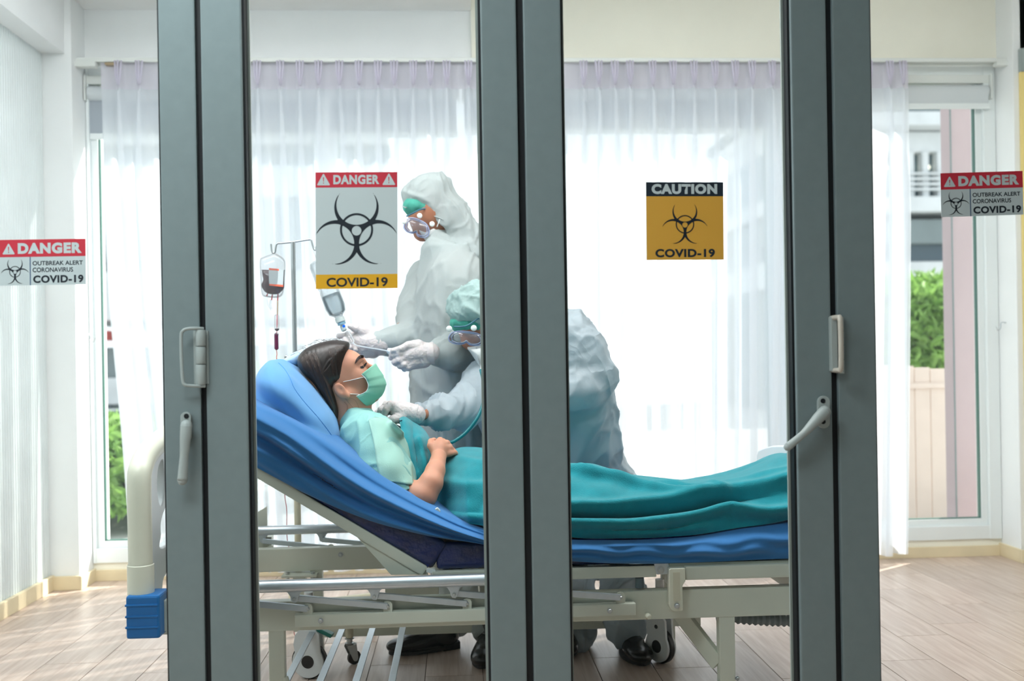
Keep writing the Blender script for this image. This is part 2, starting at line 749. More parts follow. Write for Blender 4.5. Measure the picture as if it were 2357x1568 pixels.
def puff(name, outline, Yc, hw, n=2.5, m=None, parent=None, rows=17, shrink=None, disp=None, sub=4, center=None):
    """Cushion-like solid: a photo outline at depth Yc, swelling to +-hw in depth."""
    pts = [P(x, y, Yc) for x, y in outline]
    pts.append(pts[0])
    n_o = len(outline)
    # closed smooth outline
    cl = []
    for i in range(n_o):
        p0, p1, p2, p3 = pts[(i - 1) % n_o], pts[i], pts[(i + 1) % n_o], pts[(i + 2) % n_o]
        for k in range(sub):
            t = k / sub
            cl.append(0.5 * ((2 * p1) + (p2 - p0) * t + (2 * p0 - 5 * p1 + 4 * p2 - p3) * t * t +
                             (-p0 + 3 * p1 - 3 * p2 + p3) * t ** 3))
    O = np.array([(p.x, p.z) for p in cl])
    C = O.mean(0) if center is None else np.array([P(center[0], center[1], Yc).x, P(center[0], center[1], Yc).z])
    rowsA = []
    for i in range(rows):
        th = -PI / 2 + PI * i / (rows - 1)
        y = math.sin(th)
        s = max(1e-3, (1 - abs(y) ** n)) ** (1 / n) if abs(y) < 1 else 1e-3
        Q = C + (O - C) * s
        rowsA.append(np.stack([Q[:, 0], np.full(len(Q), Yc + hw * y), Q[:, 1]], 1))
    G = np.array(rowsA)
    if disp is not None:
        G = disp(G)
    V = G.reshape(-1, 3)
    R, Cn = G.shape[:2]
    Fc = [(i * Cn + j, i * Cn + (j + 1) % Cn, (i + 1) * Cn + (j + 1) % Cn, (i + 1) * Cn + j)
          for i in range(R - 1) for j in range(Cn)]
    Fc.append(tuple(range(Cn))[::-1])
    Fc.append(tuple(range((R - 1) * Cn, R * Cn)))
    bm = bmesh.new()
    bv = [bm.verts.new(v) for v in V]
    for f in Fc:
        bm.faces.new([bv[q] for q in f])
    bmesh.ops.remove_doubles(bm, verts=bm.verts, dist=1e-4)
    return from_bm(name, bm, m, parent, True)


def text(name, body, origin, width, m, parent, bold=0.0, height=None, align='LEFT', th=0.0006):
    """Lettering in the X-Z plane facing -Y; scaled to the given width."""
    c = bpy.data.curves.new(name, 'FONT')
    c.body = body
    c.size = 1.0
    c.offset = bold
    c.extrude = 0.0
    c.resolution_u = 4
    o = bpy.data.objects.new(name, c)
    COL.objects.link(o)
    bpy.context.view_layer.update()
    dg = bpy.context.evaluated_depsgraph_get()
    me = bpy.data.meshes.new_from_object(o.evaluated_get(dg))
    bpy.data.objects.remove(o)
    bpy.data.curves.remove(c)
    co = np.array([v.co[:] for v in me.vertices])
    lo, hi = co.min(0), co.max(0)
    sx = width / (hi[0] - lo[0])
    sz = (height / (hi[1] - lo[1])) if height else sx
    new = np.stack([origin[0] + (co[:, 0] - lo[0]) * sx, np.full(len(co), origin[1]), origin[2] + (co[:, 1] - lo[1]) * sz], 1)
    me.vertices.foreach_set('co', new.astype(np.float32).ravel())
    me.materials.clear()
    me.update()
    r = link(name, me, m, parent, False)
    return r

# ------------------------------------------------------------------ materials
M_wall = mat('wall_paint', (236, 239, 239), 0.85, noise=0.03, nscale=3, bump=0.05, bscale=90)
M_wall_w = mat('warm_wall_paint', (238, 236, 222), 0.85, noise=0.03, nscale=3, bump=0.05, bscale=90)
M_ceil = mat('ceiling_paint', (240, 241, 240), 0.9, noise=0.02)
M_rib = mat('ribbed_panel', (222, 230, 230), 0.6, noise=0.04, nscale=5)
M_base = mat('skirting_cream', (226, 212, 178), 0.5, noise=0.05)
M_grout = mat('floor_joint', (96, 78, 66), 0.9, noise=0.1)
M_frame = mat('grey_aluminium_frame', (128, 141, 143), 0.5, 0.2, noise=0.03, nscale=30, spec=0.4)
M_gasket = mat('black_rubber', (6, 12, 18), 0.55)
M_white = mat('white_frame', (232, 238, 238), 0.45)
M_handle = mat('handle_grey_plastic', (166, 174, 172), 0.4)
M_track = mat('track_white', (222, 226, 222), 0.4)
M_steel = mat('steel', (190, 196, 198), 0.28, 0.9)
M_alu = mat('brushed_aluminium', (200, 208, 214), 0.36, 0.75, noise=0.03, nscale=40)
M_cream = mat('bed_cream_paint', (214, 218, 204), 0.35, noise=0.03, nscale=6, spec=0.5)
M_plas = mat('bed_ivory_plastic', (226, 226, 208), 0.32)
M_plasw = mat('bed_white_plastic', (226, 232, 234), 0.3)
M_blueplas = mat('bumper_blue_plastic', (8, 104, 172), 0.4)
M_black = mat('black_plastic', (18, 18, 20), 0.4)
M_glass = clear_mat('door_glass', (150, 180, 180), 0.995, 0.02, 0.025)
M_wglass = clear_mat('window_glass', (190, 205, 210), 0.94, 0.02, 0.06)

# floor planks: wood grain, each plank its own tone
M_plank = bpy.data.materials.new('wood_plank')
M_plank.use_nodes = True
nt = M_plank.node_tree
b = nt.nodes['Principled BSDF']
b.inputs['Roughness'].default_value = 0.33
b.inputs['Specular IOR Level'].default_value = 0.55
tc = nt.nodes.new('ShaderNodeTexCoord')
oi = nt.nodes.new('ShaderNodeObjectInfo')
mp = nt.nodes.new('ShaderNodeMapping')
mp.inputs['Scale'].default_value = (26, 1.6, 1)
ad = nt.nodes.new('ShaderNodeVectorMath')
ad.operation = 'ADD'
mulv = nt.nodes.new('ShaderNodeVectorMath')
mulv.operation = 'SCALE'
mulv.inputs[0].default_value = (7, 13, 3)
nt.links.new(oi.outputs['Random'], mulv.inputs['Scale'])
nt.links.new(tc.outputs['Object'], ad.inputs[0])
nt.links.new(mulv.outputs[0], ad.inputs[1])
nt.links.new(ad.outputs[0], mp.inputs[0])
nz = nt.nodes.new('ShaderNodeTexNoise')
nz.inputs['Scale'].default_value = 2.2
nz.inputs['Detail'].default_value = 7
nz.inputs['Distortion'].default_value = 0.6
nt.links.new(mp.outputs[0], nz.inputs[0])
mx = nt.nodes.new('ShaderNodeMix')
mx.data_type = 'RGBA'
mx.inputs[6].default_value = sl((206, 188, 176)) + (1,)
mx.inputs[7].default_value = sl((182, 160, 146)) + (1,)
mr = nt.nodes.new('ShaderNodeMapRange')
mr.inputs[1].default_value = 0.32
mr.inputs[2].default_value = 0.68
nt.links.new(nz.outputs[0], mr.inputs[0])
nt.links.new(mr.outputs[0], mx.inputs[0])
hs = nt.nodes.new('ShaderNodeHueSaturation')
mr2 = nt.nodes.new('ShaderNodeMapRange')
mr2.inputs[3].default_value = 0.9
mr2.inputs[4].default_value = 1.1
nt.links.new(oi.outputs['Random'], mr2.inputs[0])
nt.links.new(mr2.outputs[0], hs.inputs['Value'])
nt.links.new(mx.outputs[2], hs.inputs['Color'])
nt.links.new(hs.outputs[0], b.inputs['Base Color'])
bp = nt.nodes.new('ShaderNodeBump')
bp.inputs['Strength'].default_value = 0.08
nt.links.new(nz.outputs[0], bp.inputs['Height'])
nt.links.new(bp.outputs[0], b.inputs['Normal'])

# ------------------------------------------------------------------ the room
XL, XR, YW, YP, ZB = -2.04, 2.96, 5.28, 5.09, 2.68
XPL = -1.897
XPR = 2.955
YC = 5.18
Z1 = 3.15
floor = struct(box('floor', (-2.6, -2.0, -0.12), (3.9, YW + 0.2, -0.004), M_grout))
# planks run away from the camera, staggered
pw, pl = 0.205, 0.61
pm = bpy.data.meshes.new('plank')
bm = bmesh.new()
bm_box(bm, (-pw / 2 + 0.0012, -pl / 2 + 0.0012, -0.008), (pw / 2 - 0.0012, pl / 2 - 0.0012, 0.0), 0.0008, 1)
bmesh.ops.recalc_face_normals(bm, faces=bm.faces)
bm.to_mesh(pm)
bm.free()
pm.materials.append(M_plank)
i = 0
x0 = PZ(1370, 1530, 0).x + pw / 2
cols = [x0 + pw * k for k in range(-15, 16)]
for ci, x in enumerate(cols):
    if x - pw / 2 < XL - 0.4 or x + pw / 2 > 3.75:
        continue
    off = (0.0, 0.31, 0.155, 0.46)[ci % 4]
    y = 5.36 + pl - off
    while y > 2.62:
        o = bpy.data.objects.new('plank', pm)
        COL.objects.link(o)
        o.location = (x, y - pl / 2, 0)
        o.parent = floor
        i += 1
        y -= pl
# camera-side rest of the floor as one piece of plain boards, out of the picture
o = box('boards', (-2.6, -2.0, -0.008), (3.9, 2.3, 0.0), M_plank, floor)

# left wall: fine vertical ribs
bm = bmesh.new()
ys = np.arange(2.6, YP + 0.06, 0.0125)
prev = None
for k, y in enumerate(ys):
    x = XL - (0.005 if k % 2 else 0.0)
    for yy in (y, y + 0.0085):
        a = bm.verts.new((x, yy, 0))
        c = bm.verts.new((x, yy, ZB))
        if prev:
            bm.faces.new((prev[0], a, c, prev[1]))
        prev = (a, c)
wl = struct(from_bm('wall_left', bm, M_rib), 'fine vertically ribbed pale panel wall at far left')
sol = wl.modifiers.new('t', 'SOLIDIFY')
sol.thickness = 0.05
sol.offset = 1
struct(box('wall_left', (XL - 0.25, -2.0, 0), (XL - 0.06, YP + 0.3, Z1), M_wall))
struct(box('trim_1', (XL - 0.2, 2.3, ZB), (-1.93, YP, Z1), M_wall), 'painted soffit running along top of ribbed wall')
# left and right piers, pieces of the back wall around the window
struct(box('wall_back', (XL - 0.1, YP, 0), (XPL, YW + 0.25, Z1), M_wall, bev=0.004), 'white pier between ribbed wall and window')
struct(box('wall_back', (XPR, YP, 0), (XPR + 0.075, YW + 0.25, Z1), M_wall, bev=0.004), 'white narrow pier at right of window')
M_yel = mat('yellow_paint', (236, 214, 140), 0.7)
M_cap = mat('grey_panel', (150, 160, 158), 0.5)
yz = P(2345, 165, YP - 0.02).z
struct(box('wall_right', (XPR + 0.03, YP - 0.02, 0.07), (3.8, YP - 0.001, yz), M_yel), 'yellow painted wall strip at far right edge')
struct(box('trim_2', (XPR + 0.028, YP - 0.03, yz), (3.8, YP - 0.002, yz + 0.12), M_cap), 'grey band above the yellow wall strip')
struct(box('wall_right', (3.8, -2.0, 0), (3.95, YW + 0.2, Z1), M_wall))
struct(box('wall_right', (XPR + 0.04, YP, 0), (3.85, YP + 0.1, Z1), M_wall))
struct(box('wall_back', (XPL, YW, 0), (XPR, YW + 0.18, 0.093), M_wall_w), 'low sill wall beneath the window')
xs = P(1084, 60, YW).x
struct(box('wall_back', (XPL, YW - 0.005, ZB), (xs, YW + 0.18, Z1), M_wall), 'white beam above the left half of the window')
struct(box('wall_back', (xs, YW - 0.03, ZB), (XPR, YW + 0.18, Z1), M_wall_w), 'cream white beam above right half of window')
struct(box('trim_3', (-1.94, 4.0, 2.965), (xs, YW - 0.005, Z1), M_ceil), 'lower ceiling edge above left beam')
struct(box('ceiling', (-2.6, -2.0, Z1), (3.95, YW + 0.2, Z1 + 0.15), M_ceil))
# corridor side of the room behind the camera
struct(box('wall_front', (-2.6, -2.1, 0), (3.95, -2.0, Z1), mat('corridor_paint', (150, 165, 168), 0.8)))
# baseboards
struct(box('baseboard_back', (XPL, YW - 0.014, 0), (XPR, YW, 0.058), M_base, bev=0.003), 'cream skirting beneath the window')
struct(box('baseboard_left', (XL, 2.6, 0), (XL + 0.02, YP, 0.075), M_base, bev=0.004), 'cream skirting along ribbed wall')
struct(box('baseboard_left', (XL, YP - 0.016, 0), (XPL + 0.012, YP, 0.07), M_base, bev=0.003), 'cream skirting around left pier')
struct(box('baseboard_left', (XPL, YP - 0.016, 0), (XPL + 0.014, YW, 0.065), M_base, bev=0.003), 'short skirting on reveal of left pier')
struct(box('baseboard_right', (XPR - 0.014, YP - 0.016, 0), (XPR, YW, 0.07), M_base, bev=0.003), 'short skirting on reveal of right pier')
struct(box('baseboard_right', (XPR - 0.014, YP - 0.036, 0), (3.8, YP - 0.018, 0.07), M_base, bev=0.003), 'cream skirting below yellow wall strip')


# ------------------------------------------------------------------ window
YG = YW + 0.03
wz0, wz1 = 0.093, ZB
win = thing('window_1', 'wide white framed window across the back wall', 'window', (0.5, YG, wz0))
win['kind'] = 'structure'
xa, xb = XPL + 0.002, XPR - 0.002
fr = 0.075
box('sill_rail', (xa, YG - 0.04, wz0), (xb, YG + 0.03, wz0 + 0.075), M_white, win, 0.004)
box('head_rail', (xa, YG - 0.04, wz1 - 0.07), (xb, YG + 0.03, wz1), M_white, win, 0.004)
mull = [xa, P(365, 700, YG).x + 0.3, -0.1, P(1240, 700, YG).x + 0.25, 1.75, xb]
mull = [xa, -0.67, 0.54, 1.75, xb]
posts = []
for k, x in enumerate(mull):
    w = 0.055
    a, c = (x, x + 0.016) if k == 0 else ((x - w - 0.01, x) if k == len(mull) - 1 else (x - w / 2, x + w / 2))
    box('post', (a, YG - 0.045, wz0 + 0.0), (c, YG + 0.035, wz1), M_white, win, 0.004)
    posts.append((a, c))
for (a, b2) in zip(posts, posts[1:]):
    # sash inside each bay
    x1, x2, z1, z2 = a[1], b2[0], wz0 + 0.075, wz1 - 0.07
    t = 0.035
    sash = box('sash', (x1, YG - 0.02, z1), (x1 + t, YG + 0.02, z2), M_white, win, 0.003)
    box('sash_rail', (x2 - t, YG - 0.02, z1), (x2, YG + 0.02, z2), M_white, sash, 0.003)
    box('sash_rail', (x1 + t, YG - 0.0195, z1), (x2 - t, YG + 0.0195, z1 + t), M_white, sash, 0.003)
    box('sash_rail', (x1 + t, YG - 0.0195, z2 - t), (x2 - t, YG + 0.0195, z2), M_white, sash, 0.003)
    box('gasket', (x1 + t, YG - 0.012, z1 + t), (x1 + t + 0.006, YG + 0.012, z2 - t), mat('green_edge', (70, 110, 100), 0.4), sash)
    box('gasket', (x2 - t - 0.006, YG - 0.012, z1 + t), (x2 - t, YG + 0.012, z2 - t), MATS['green_edge'], sash)
    box('gasket', (x1 + t, YG - 0.012, z1 + t), (x2 - t, YG + 0.012, z1 + t + 0.005), MATS['green_edge'], sash)
    obj('pane', [(x1 + t, YG, z1 + t), (x2 - t, YG, z1 + t), (x2 - t, YG, z2 - t), (x1 + t, YG, z2 - t)], [(0, 1, 2, 3)], M_wglass, sash)
# latch hooks on both reveals
for (px, py, X, lab) in ((188, 778, XPL, 'small white curtain hook on left window reveal'), (2306, 752, XPR, 'small steel curtain hook on right window reveal')):
    sgn = 1 if X < 0 else -1
    q = PX(px, py, X)
    q = Vector((X, 5.20, q.z))
    h = tube('curtain_hook', [q + Vector((0, 0, 0.02)), q + Vector((sgn * 0.025, 0, 0.02)), q + Vector((sgn * 0.03, 0, -0.01)),
                              q + Vector((sgn * 0.045, 0, -0.02)), q + Vector((sgn * 0.055, 0, 0.0))], 0.003, M_steel, None, 8, 4)
    tag(h, lab, 'hook')

# ------------------------------------------------------------------ roller blinds
M_blind = mat('blind_cloth', (176, 184, 192), 0.9, noise=0.02, trans=0.12)
M_blindw = mat('blind_tube_cloth', (206, 212, 214), 0.7)


def blind(x1, x2, drop_to, label):
    t = thing('roller_blind', label, 'blind', ((x1 + x2) / 2, YW - 0.01, ZB - 0.1), 'roller blinds in the window')
    zc = ZB - 0.15
    lathe('roller_tube', [(0, 0), (0.034, 0), (0.038, 0.002), (0.038, x2 - x1 - 0.022), (0.034, x2 - x1 - 0.02), (0, x2 - x1 - 0.02)],
          (x1 + 0.01, YW, zc), (1, 0, 0), M_blindw, t, 20)
    box('head_box', (x1, YW - 0.02, ZB - 0.105), (x2, YW + 0.05, ZB - 0.06), M_track, t, 0.004)
    box('end_bracket', (x1 + 0.001, YW - 0.045, zc - 0.045), (x1 + 0.008, YW + 0.05, ZB - 0.06), M_track, t, 0.001)
    box('end_bracket', (x2 - 0.008, YW - 0.045, zc - 0.045), (x2 - 0.001, YW + 0.05, ZB - 0.06), M_track, t, 0.001)
    if drop_to < zc - 0.1:
        box('cloth', (x1 + 0.012, YW + 0.0, drop_to), (x2 - 0.02, YW + 0.0015, zc), M_blind, t)
    else:
        drop_to = zc - 0.07
        box('cloth', (x1 + 0.02, YW - 0.037, drop_to), (x2 - 0.02, YW - 0.0355, zc), M_blindw, t)
    yy = YW + 0.0 if drop_to < zc - 0.1 else YW - 0.037
    box('bottom_bar', (x1 + 0.015, yy - 0.008, drop_to - 0.03), (x2 - 0.015, yy + 0.008, drop_to), M_white, t, 0.004)
    return t


zbl = P(210, 312, YW).z
XB1 = P(1060, 300, YW).x
blind(XPL + 0.004, XB1, zbl + 0.01, 'grey roller blind pulled partly down at left half of window')
blind(XB1 + 0.01, 1.72, zbl + 0.025, 'grey roller blind partly lowered behind the sheer curtain at right of centre')
blind(1.76, XPR - 0.03, 3, 'rolled up white roller blind at right end of window')

# ------------------------------------------------------------------ curtain track
trk = thing('curtain_track', 'white metal curtain track under the beam with end brackets', 'curtain track', (0.5, YC, ZB - 0.02))
box('rail', (XPL - 0.01, YC - 0.03, ZB - 0.022), (XPR + 0.005, YC - 0.008, ZB - 0.002), M_track, trk, 0.002)
box('rail', (XPL + 0.02, YC + 0.01, ZB - 0.03), (XPR - 0.005, YC + 0.03, ZB - 0.004), M_track, trk, 0.002)
box('end_bracket', (XPL - 0.012, YC - 0.045, ZB - 0.05), (XPL + 0.1, YC + 0.0, ZB - 0.024), M_track, trk, 0.004)
box('end_bracket', (XPR - 0.06, YC - 0.045, ZB - 0.045), (XPR + 0.002, YC + 0.0, ZB - 0.024), M_track, trk, 0.004)
box('runner', (XPL + 0.14, YC - 0.025, ZB - 0.036), (XPL + 0.2, YC + 0.02, ZB - 0.024), mat('runner_tan', (170, 150, 120), 0.5), trk, 0.003)

# ------------------------------------------------------------------ curtains
def sheer(name, col, t_fold, shade):
    M = bpy.data.materials.new(name)
    M.use_nodes = True
    nt = M.node_tree
    nt.nodes.remove(nt.nodes['Principled BSDF'])
    out = nt.nodes['Material Output']
    d = nt.nodes.new('ShaderNodeBsdfDiffuse')
    d.inputs[0].default_value = sl(col) + (1,)
    tl = nt.nodes.new('ShaderNodeBsdfTranslucent')
    tl.inputs[0].default_value = sl(col) + (1,)
    m0 = nt.nodes.new('ShaderNodeMixShader')
    m0.inputs[0].default_value = 0.5
    nt.links.new(d.outputs[0], m0.inputs[1])
    nt.links.new(tl.outputs[0], m0.inputs[2])
    tr = nt.nodes.new('ShaderNodeBsdfTransparent')
    m1 = nt.nodes.new('ShaderNodeMixShader')
    m1.inputs[0].default_value = shade
    nt.links.new(tr.outputs[0], m1.inputs[1])
    nt.links.new(m0.outputs[0], m1.inputs[2])
    nt.links.new(m1.outputs[0], out.inputs[0])
    return M


M_sheer = sheer('sheer_voile', (244, 248, 253), 0, 0.74)
M_pleat = mat('pleat_cloth', (230, 226, 240), 0.9, trans=0.3)
M_head = sheer('heading_tape_cloth', (240, 237, 246), 0, 0.9)


def curtain(x1, x2, label, edge_l=None, edge_r=None, pleats=None, seed=1):
    t = thing('sheer_curtain', label, 'curtain', ((x1 + x2) / 2, YC, ZB - 0.02), 'sheer curtains across the window')
    r = np.random.RandomState(seed)
    zt, zh, zb = ZB - 0.018, ZB - 0.155, 0.045
    n = max(2, int((x2 - x1) / 0.105))
    cx = [x1 + (x2 - x1) * (k + 0.55 + r.uniform(-0.12, 0.12)) / n for k in range(n)] if pleats is None else pleats
    cx = np.array(cx)
    N = int((x2 - x1) / 0.006)
    u = np.linspace(x1, x2, N)
    # distance to nearest pleat
    rows = []
    zs = np.concatenate([np.linspace(zt, zh, 6), np.linspace(zh - 0.02, zb, 46)])
    dn = np.abs(u[:, None] - cx[None, :])
    near = dn.min(1)
    pk = cx[dn.argmin(1)]
    ph = r.uniform(0, 6.28, 9)
    for z in zs:
        if z >= zh:
            y = YC + 0.012 * np.cos(near / 0.0525 * PI * 0.5) * 0 - 0.03 * np.exp(-(near / 0.012) ** 2) * (0.6 + 0.4 * (zt - z) / (zt - zh)) \
                + 0.004 * np.sin(near * 45)
            x = u.copy()
        else:
            f = min(1, (zh - z) / 0.5)
            g = (zh - z) / (zh - zb)
            # pinch fold that opens into a soft tube below, plus wandering folds further down
            wdt = 0.010 + 0.016 * f
            y = YC - (0.045 - 0.02 * f) * np.exp(-(near / wdt) ** 2) \
                + (0.012 + 0.02 * f) * np.sin(u * 62 + 1.3 * np.sin(u * 9 + ph[0]) + 0.8 * g * np.sin(u * 5 + ph[1]) + ph[2]) * f \
                + 0.018 * f * np.sin(u * 23 + 2 * np.sin(u * 3.1 + ph[3]) + g * 1.5 * np.sin(u * 2 + ph[4]))
            x = u + 0.012 * f * np.sin(u * 40 + ph[5] + g * 2)
        if edge_l is not None:
            e = np.interp(-z, [-a[1] for a in edge_l][::1], [a[0] for a in edge_l])
            x = x2 - (x2 - x) * (x2 - e) / (x2 - x1) if True else x
        if edge_r is not None:
            e = np.interp(-z, [-a[1] for a in edge_r], [a[0] for a in edge_r])
            x = x1 + (x - x1) * (e - x1) / (x2 - x1)
        rows.append(np.stack([x, y, np.full_like(x, z)], 1))
    G = np.array(rows)
    grid('heading', G[:6], M_head, t)
    grid('voile', G[5:], M_sheer, t)
    # doubled cloth running down from each pinch pleat
    G2 = np.array(rows)[6:]
    V, Fc = [], []
    for c in cx:
        j = int(np.argmin(np.abs(u - c)))
        k0 = len(V)
        nr = len(G2)
        for i in range(nr):
            f = min(1.0, i / 9.0)
            hw_ = 0.006 + 0.014 * f
            q = G2[i, j]
            for s in (-1, 0, 1):
                V.append((q[0] + s * hw_, q[1] - 0.012 + 0.008 * abs(s), q[2]))
            if i:
                b0 = k0 + 3 * i
                for s in (0, 1):
                    Fc.append((b0 - 3 + s, b0 - 2 + s, b0 + 1 + s, b0 + s))
    obj('pleat_fold', V, Fc, M_sheer, t, True)
    # stitched pinch pleats on the heading
    for c in cx:
        e0 = 0
        if edge_l is not None:
            pass
        bm = bmesh.new()
        for s in (-1, 0, 1):
            bm_tube(bm, [(c + s * 0.016, YC - 0.036 + 0.006 * abs(s), zt + 0.001), (c + s * 0.012, YC - 0.044 + 0.006 * abs(s), (zt + zh) / 2),
                         (c + s * 0.003, YC - 0.036, zh + 0.012)], [0.0055, 0.0055, 0.003], 8)
        from_bm('pinch_pleat', bm, M_pleat, t, True)
    return t


xl_top = P(232, 150, YC).x
curtain(xl_top, 0.5, 'white sheer curtain with pinch pleats at left and centre of window',
        edge_l=[(xl_top, ZB), (P(240, 400, YC).x, P(240, 400, YC).z), (P(258, 700, YC).x, P(258, 700, YC).z),
                (P(288, 1000, YC).x, P(288, 1000, YC).z), (P(312, 1290, YC).x, 0.04)],
        pleats=[P(x, 150, YC - 0.03).x for x in (272, 320, 420, 470, 520, 592, 645, 690, 733, 781, 826, 870, 907, 951, 990, 1028, 1078, 1120, 1165, 1210, 1250, 1290, 1320)
                if P(x, 150, YC - 0.03).x < 0.49], seed=3)
xr = P(2091, 160, YC).x
curtain(0.515, xr, 'white sheer curtain with pinch pleats hanging at right of window',
        edge_r=[(xr, ZB), (P(2094, 500, YC).x, P(2094, 500, YC).z), (P(2086, 1265, YC).x, 0.04)],
        pleats=[P(x, 150, YC - 0.03).x for x in (1415, 1343, 1378, 1450, 1502, 1549, 1597, 1645, 1692, 1731, 1777, 1815, 1860, 1905, 1950, 2000, 2048, 2078)
                if P(x, 150, YC - 0.03).x > 0.52], seed=5)

# ------------------------------------------------------------------ folding glass doors
YD = 2.53
dxs = {k: P(v, 784, YD).x for k, v in dict(a=376, g1=460, g1b=473, b=567, c=1118, g2=1200, g2b=1216, d=1302, e=1832,
                                           g3=1913, g3b=1928, f=2015).items()}
ZT = 2.45
T = 0.05


def door(idx, x1, x2, s1, s2, label):
    """Leaf from x1 to x2 with stile widths s1, s2 (front face at YD)."""
    d = thing('door_%d' % idx, label, 'door', ((x1 + x2) / 2, YD + T / 2, 0))
    d['kind'] = 'structure'
    box('stile', (x1, YD, 0.01), (x1 + s1, YD + T, ZT), M_frame, d, 0.004)
    box('stile', (x2 - s2, YD, 0.01), (x2, YD + T, ZT), M_frame, d, 0.004)
    box('rail', (x1 + s1, YD, ZT - 0.1), (x2 - s2, YD + T, ZT), M_frame, d, 0.004)
    box('rail', (x1 + s1, YD, 0.01), (x2 - s2, YD + T, 0.13), M_frame, d, 0.004)
    a, c = x1 + s1, x2 - s2
    bl = mat('bead_light', (170, 178, 172), 0.4)
    for (p, q) in ((a, a + 0.006), (c - 0.006, c)):
        box('gasket', (p, YD + 0.012, 0.13), (q, YD + T - 0.008, ZT - 0.1), M_gasket, d)
    box('glazing_bead', (a + 0.0005, YD + T - 0.008, 0.13), (a + 0.012, YD + T, ZT - 0.1), bl, d)
    box('glazing_bead', (c - 0.012, YD + T - 0.008, 0.13), (c - 0.0005, YD + T, ZT - 0.1), bl, d)
    obj('glass_pane', [(a, YD + 0.026, 0.13), (c, YD + 0.026, 0.13), (c, YD + 0.026, ZT - 0.1), (a, YD + 0.026, ZT - 0.1)], [(0, 1, 2, 3)], M_glass, d)
    return d


sw = 0.1
door1 = door(1, dxs['g1'] - 0.84, dxs['g1'], sw, dxs['g1'] - dxs['a'], 'grey framed glass door leaf at far left, lever handle pointing down')
door2 = door(2, dxs['g1b'], dxs['g2'], dxs['b'] - dxs['g1b'], dxs['g2'] - dxs['c'], 'grey framed glass leaf with the large biohazard poster')
door3 = door(3, dxs['g2b'], dxs['g3'], dxs['d'] - dxs['g2b'], dxs['g3'] - dxs['e'], 'grey framed glass leaf with yellow caution sign and slanting handle')
door4 = door(4, dxs['g3b'], dxs['g3b'] + 0.84, dxs['f'] - dxs['g3b'], sw, 'grey framed glass door leaf at far right')
for n_, (a, c, d) in enumerate((('g1', 'g1b', door1), ('g2', 'g2b', door2), ('g3', 'g3b', door3))):
    box('rubber_seal', (dxs[a] - 0.0005, YD + 0.012, 0.01), (dxs[c] + 0.0005, YD + 0.04, ZT), M_gasket, d)
struct(box('trim_4', (-2.0, YD - 0.03, ZT + 0.01), (3.8, YD + 0.09, ZT + 0.16), M_frame))
struct(box('wall_front', (-2.2, YD - 0.03, ZT + 0.16), (3.9, YD + 0.1, Z1), M_wall))
struct(box('wall_front', (-2.2, YD - 0.03, 0), (dxs['g1'] - 0.85, YD + 0.1, ZT + 0.16), M_wall))
struct(box('wall_front', (dxs['g3b'] + 0.85, YD - 0.03, 0), (3.9, YD + 0.1, ZT + 0.16), M_wall))

# hinge with a bow grip, left
h1 = thing('hinge_handle', 'grey bow grip on three-knuckle hinge, left of patient', 'door hinge', P(462, 820, YD - 0.01))
yk = YD - 0.012
for (y0, y1) in ((760, 797), (799, 838), (840, 886)):
    a, c = P(462.5, y1, yk), P(462.0, y0, yk)
    lathe('knuckle', [(0, 0), (0.0115, 0), (0.0125, 0.002), (0.0125, (c - a).length - 0.002), (0.0115, (c - a).length), (0, (c - a).length)],
          a, c - a, M_handle, h1, 16)
tube('bow_grip', [P(468, 757, yk), P(452, 756, yk - 0.01), P(432, 757, yk - 0.015), P(421, 762, yk - 0.018), P(417, 775, yk - 0.018), P(418, 830, yk - 0.018),
                  P(421, 876, yk - 0.018), P(426, 886, yk - 0.018), P(436, 888, yk - 0.015), P(455, 889, yk - 0.01), P(472, 889, yk)], 0.0042, M_handle, h1, 10, 4)
box('hinge_leaf', (P(446, 784, YD).x, YD - 0.004, P(446, 884, YD).z), (P(480, 784, YD).x, YD + 0.001, P(446, 762, YD).z), M_handle, h1, 0.001)
# hinge right, grip standing out towards the camera
h2 = thing('hinge_handle', 'ivory bow grip standing out on hinge right of patient', 'door hinge', P(1926, 790, YD - 0.01))
for k in range(4):
    y0 = 730 + k * 33
    a, c = P(1935 + k * 0.4, y0 + 31, YD - 0.008), P(1935 + k * 0.4, y0, YD - 0.008)
    lathe('knuckle', [(0, 0), (0.008, 0), (0.008, (c - a).length), (0, (c - a).length)], a, c - a, M_handle, h2, 14)
xg = P(1921, 790, YD - 0.02).x
zt_, zb_ = P(1920, 732, YD - 0.02).z, P(1922, 852, YD - 0.02).z
tube('bow_grip', [(xg, YD, zt_), (xg, YD - 0.045, zt_), (xg, YD - 0.06, zt_ - 0.012), (xg, YD - 0.06, zb_ + 0.012), (xg, YD - 0.045, zb_), (xg, YD, zb_)],
     0.0065, mat('ivory_grip', (196, 188, 176), 0.4), h2, 12, 4)
box('hinge_leaf', (xg - 0.008, YD - 0.02, zb_ - 0.003), (xg + 0.008, YD + 0.0, zt_ + 0.003), M_handle, h2, 0.002)


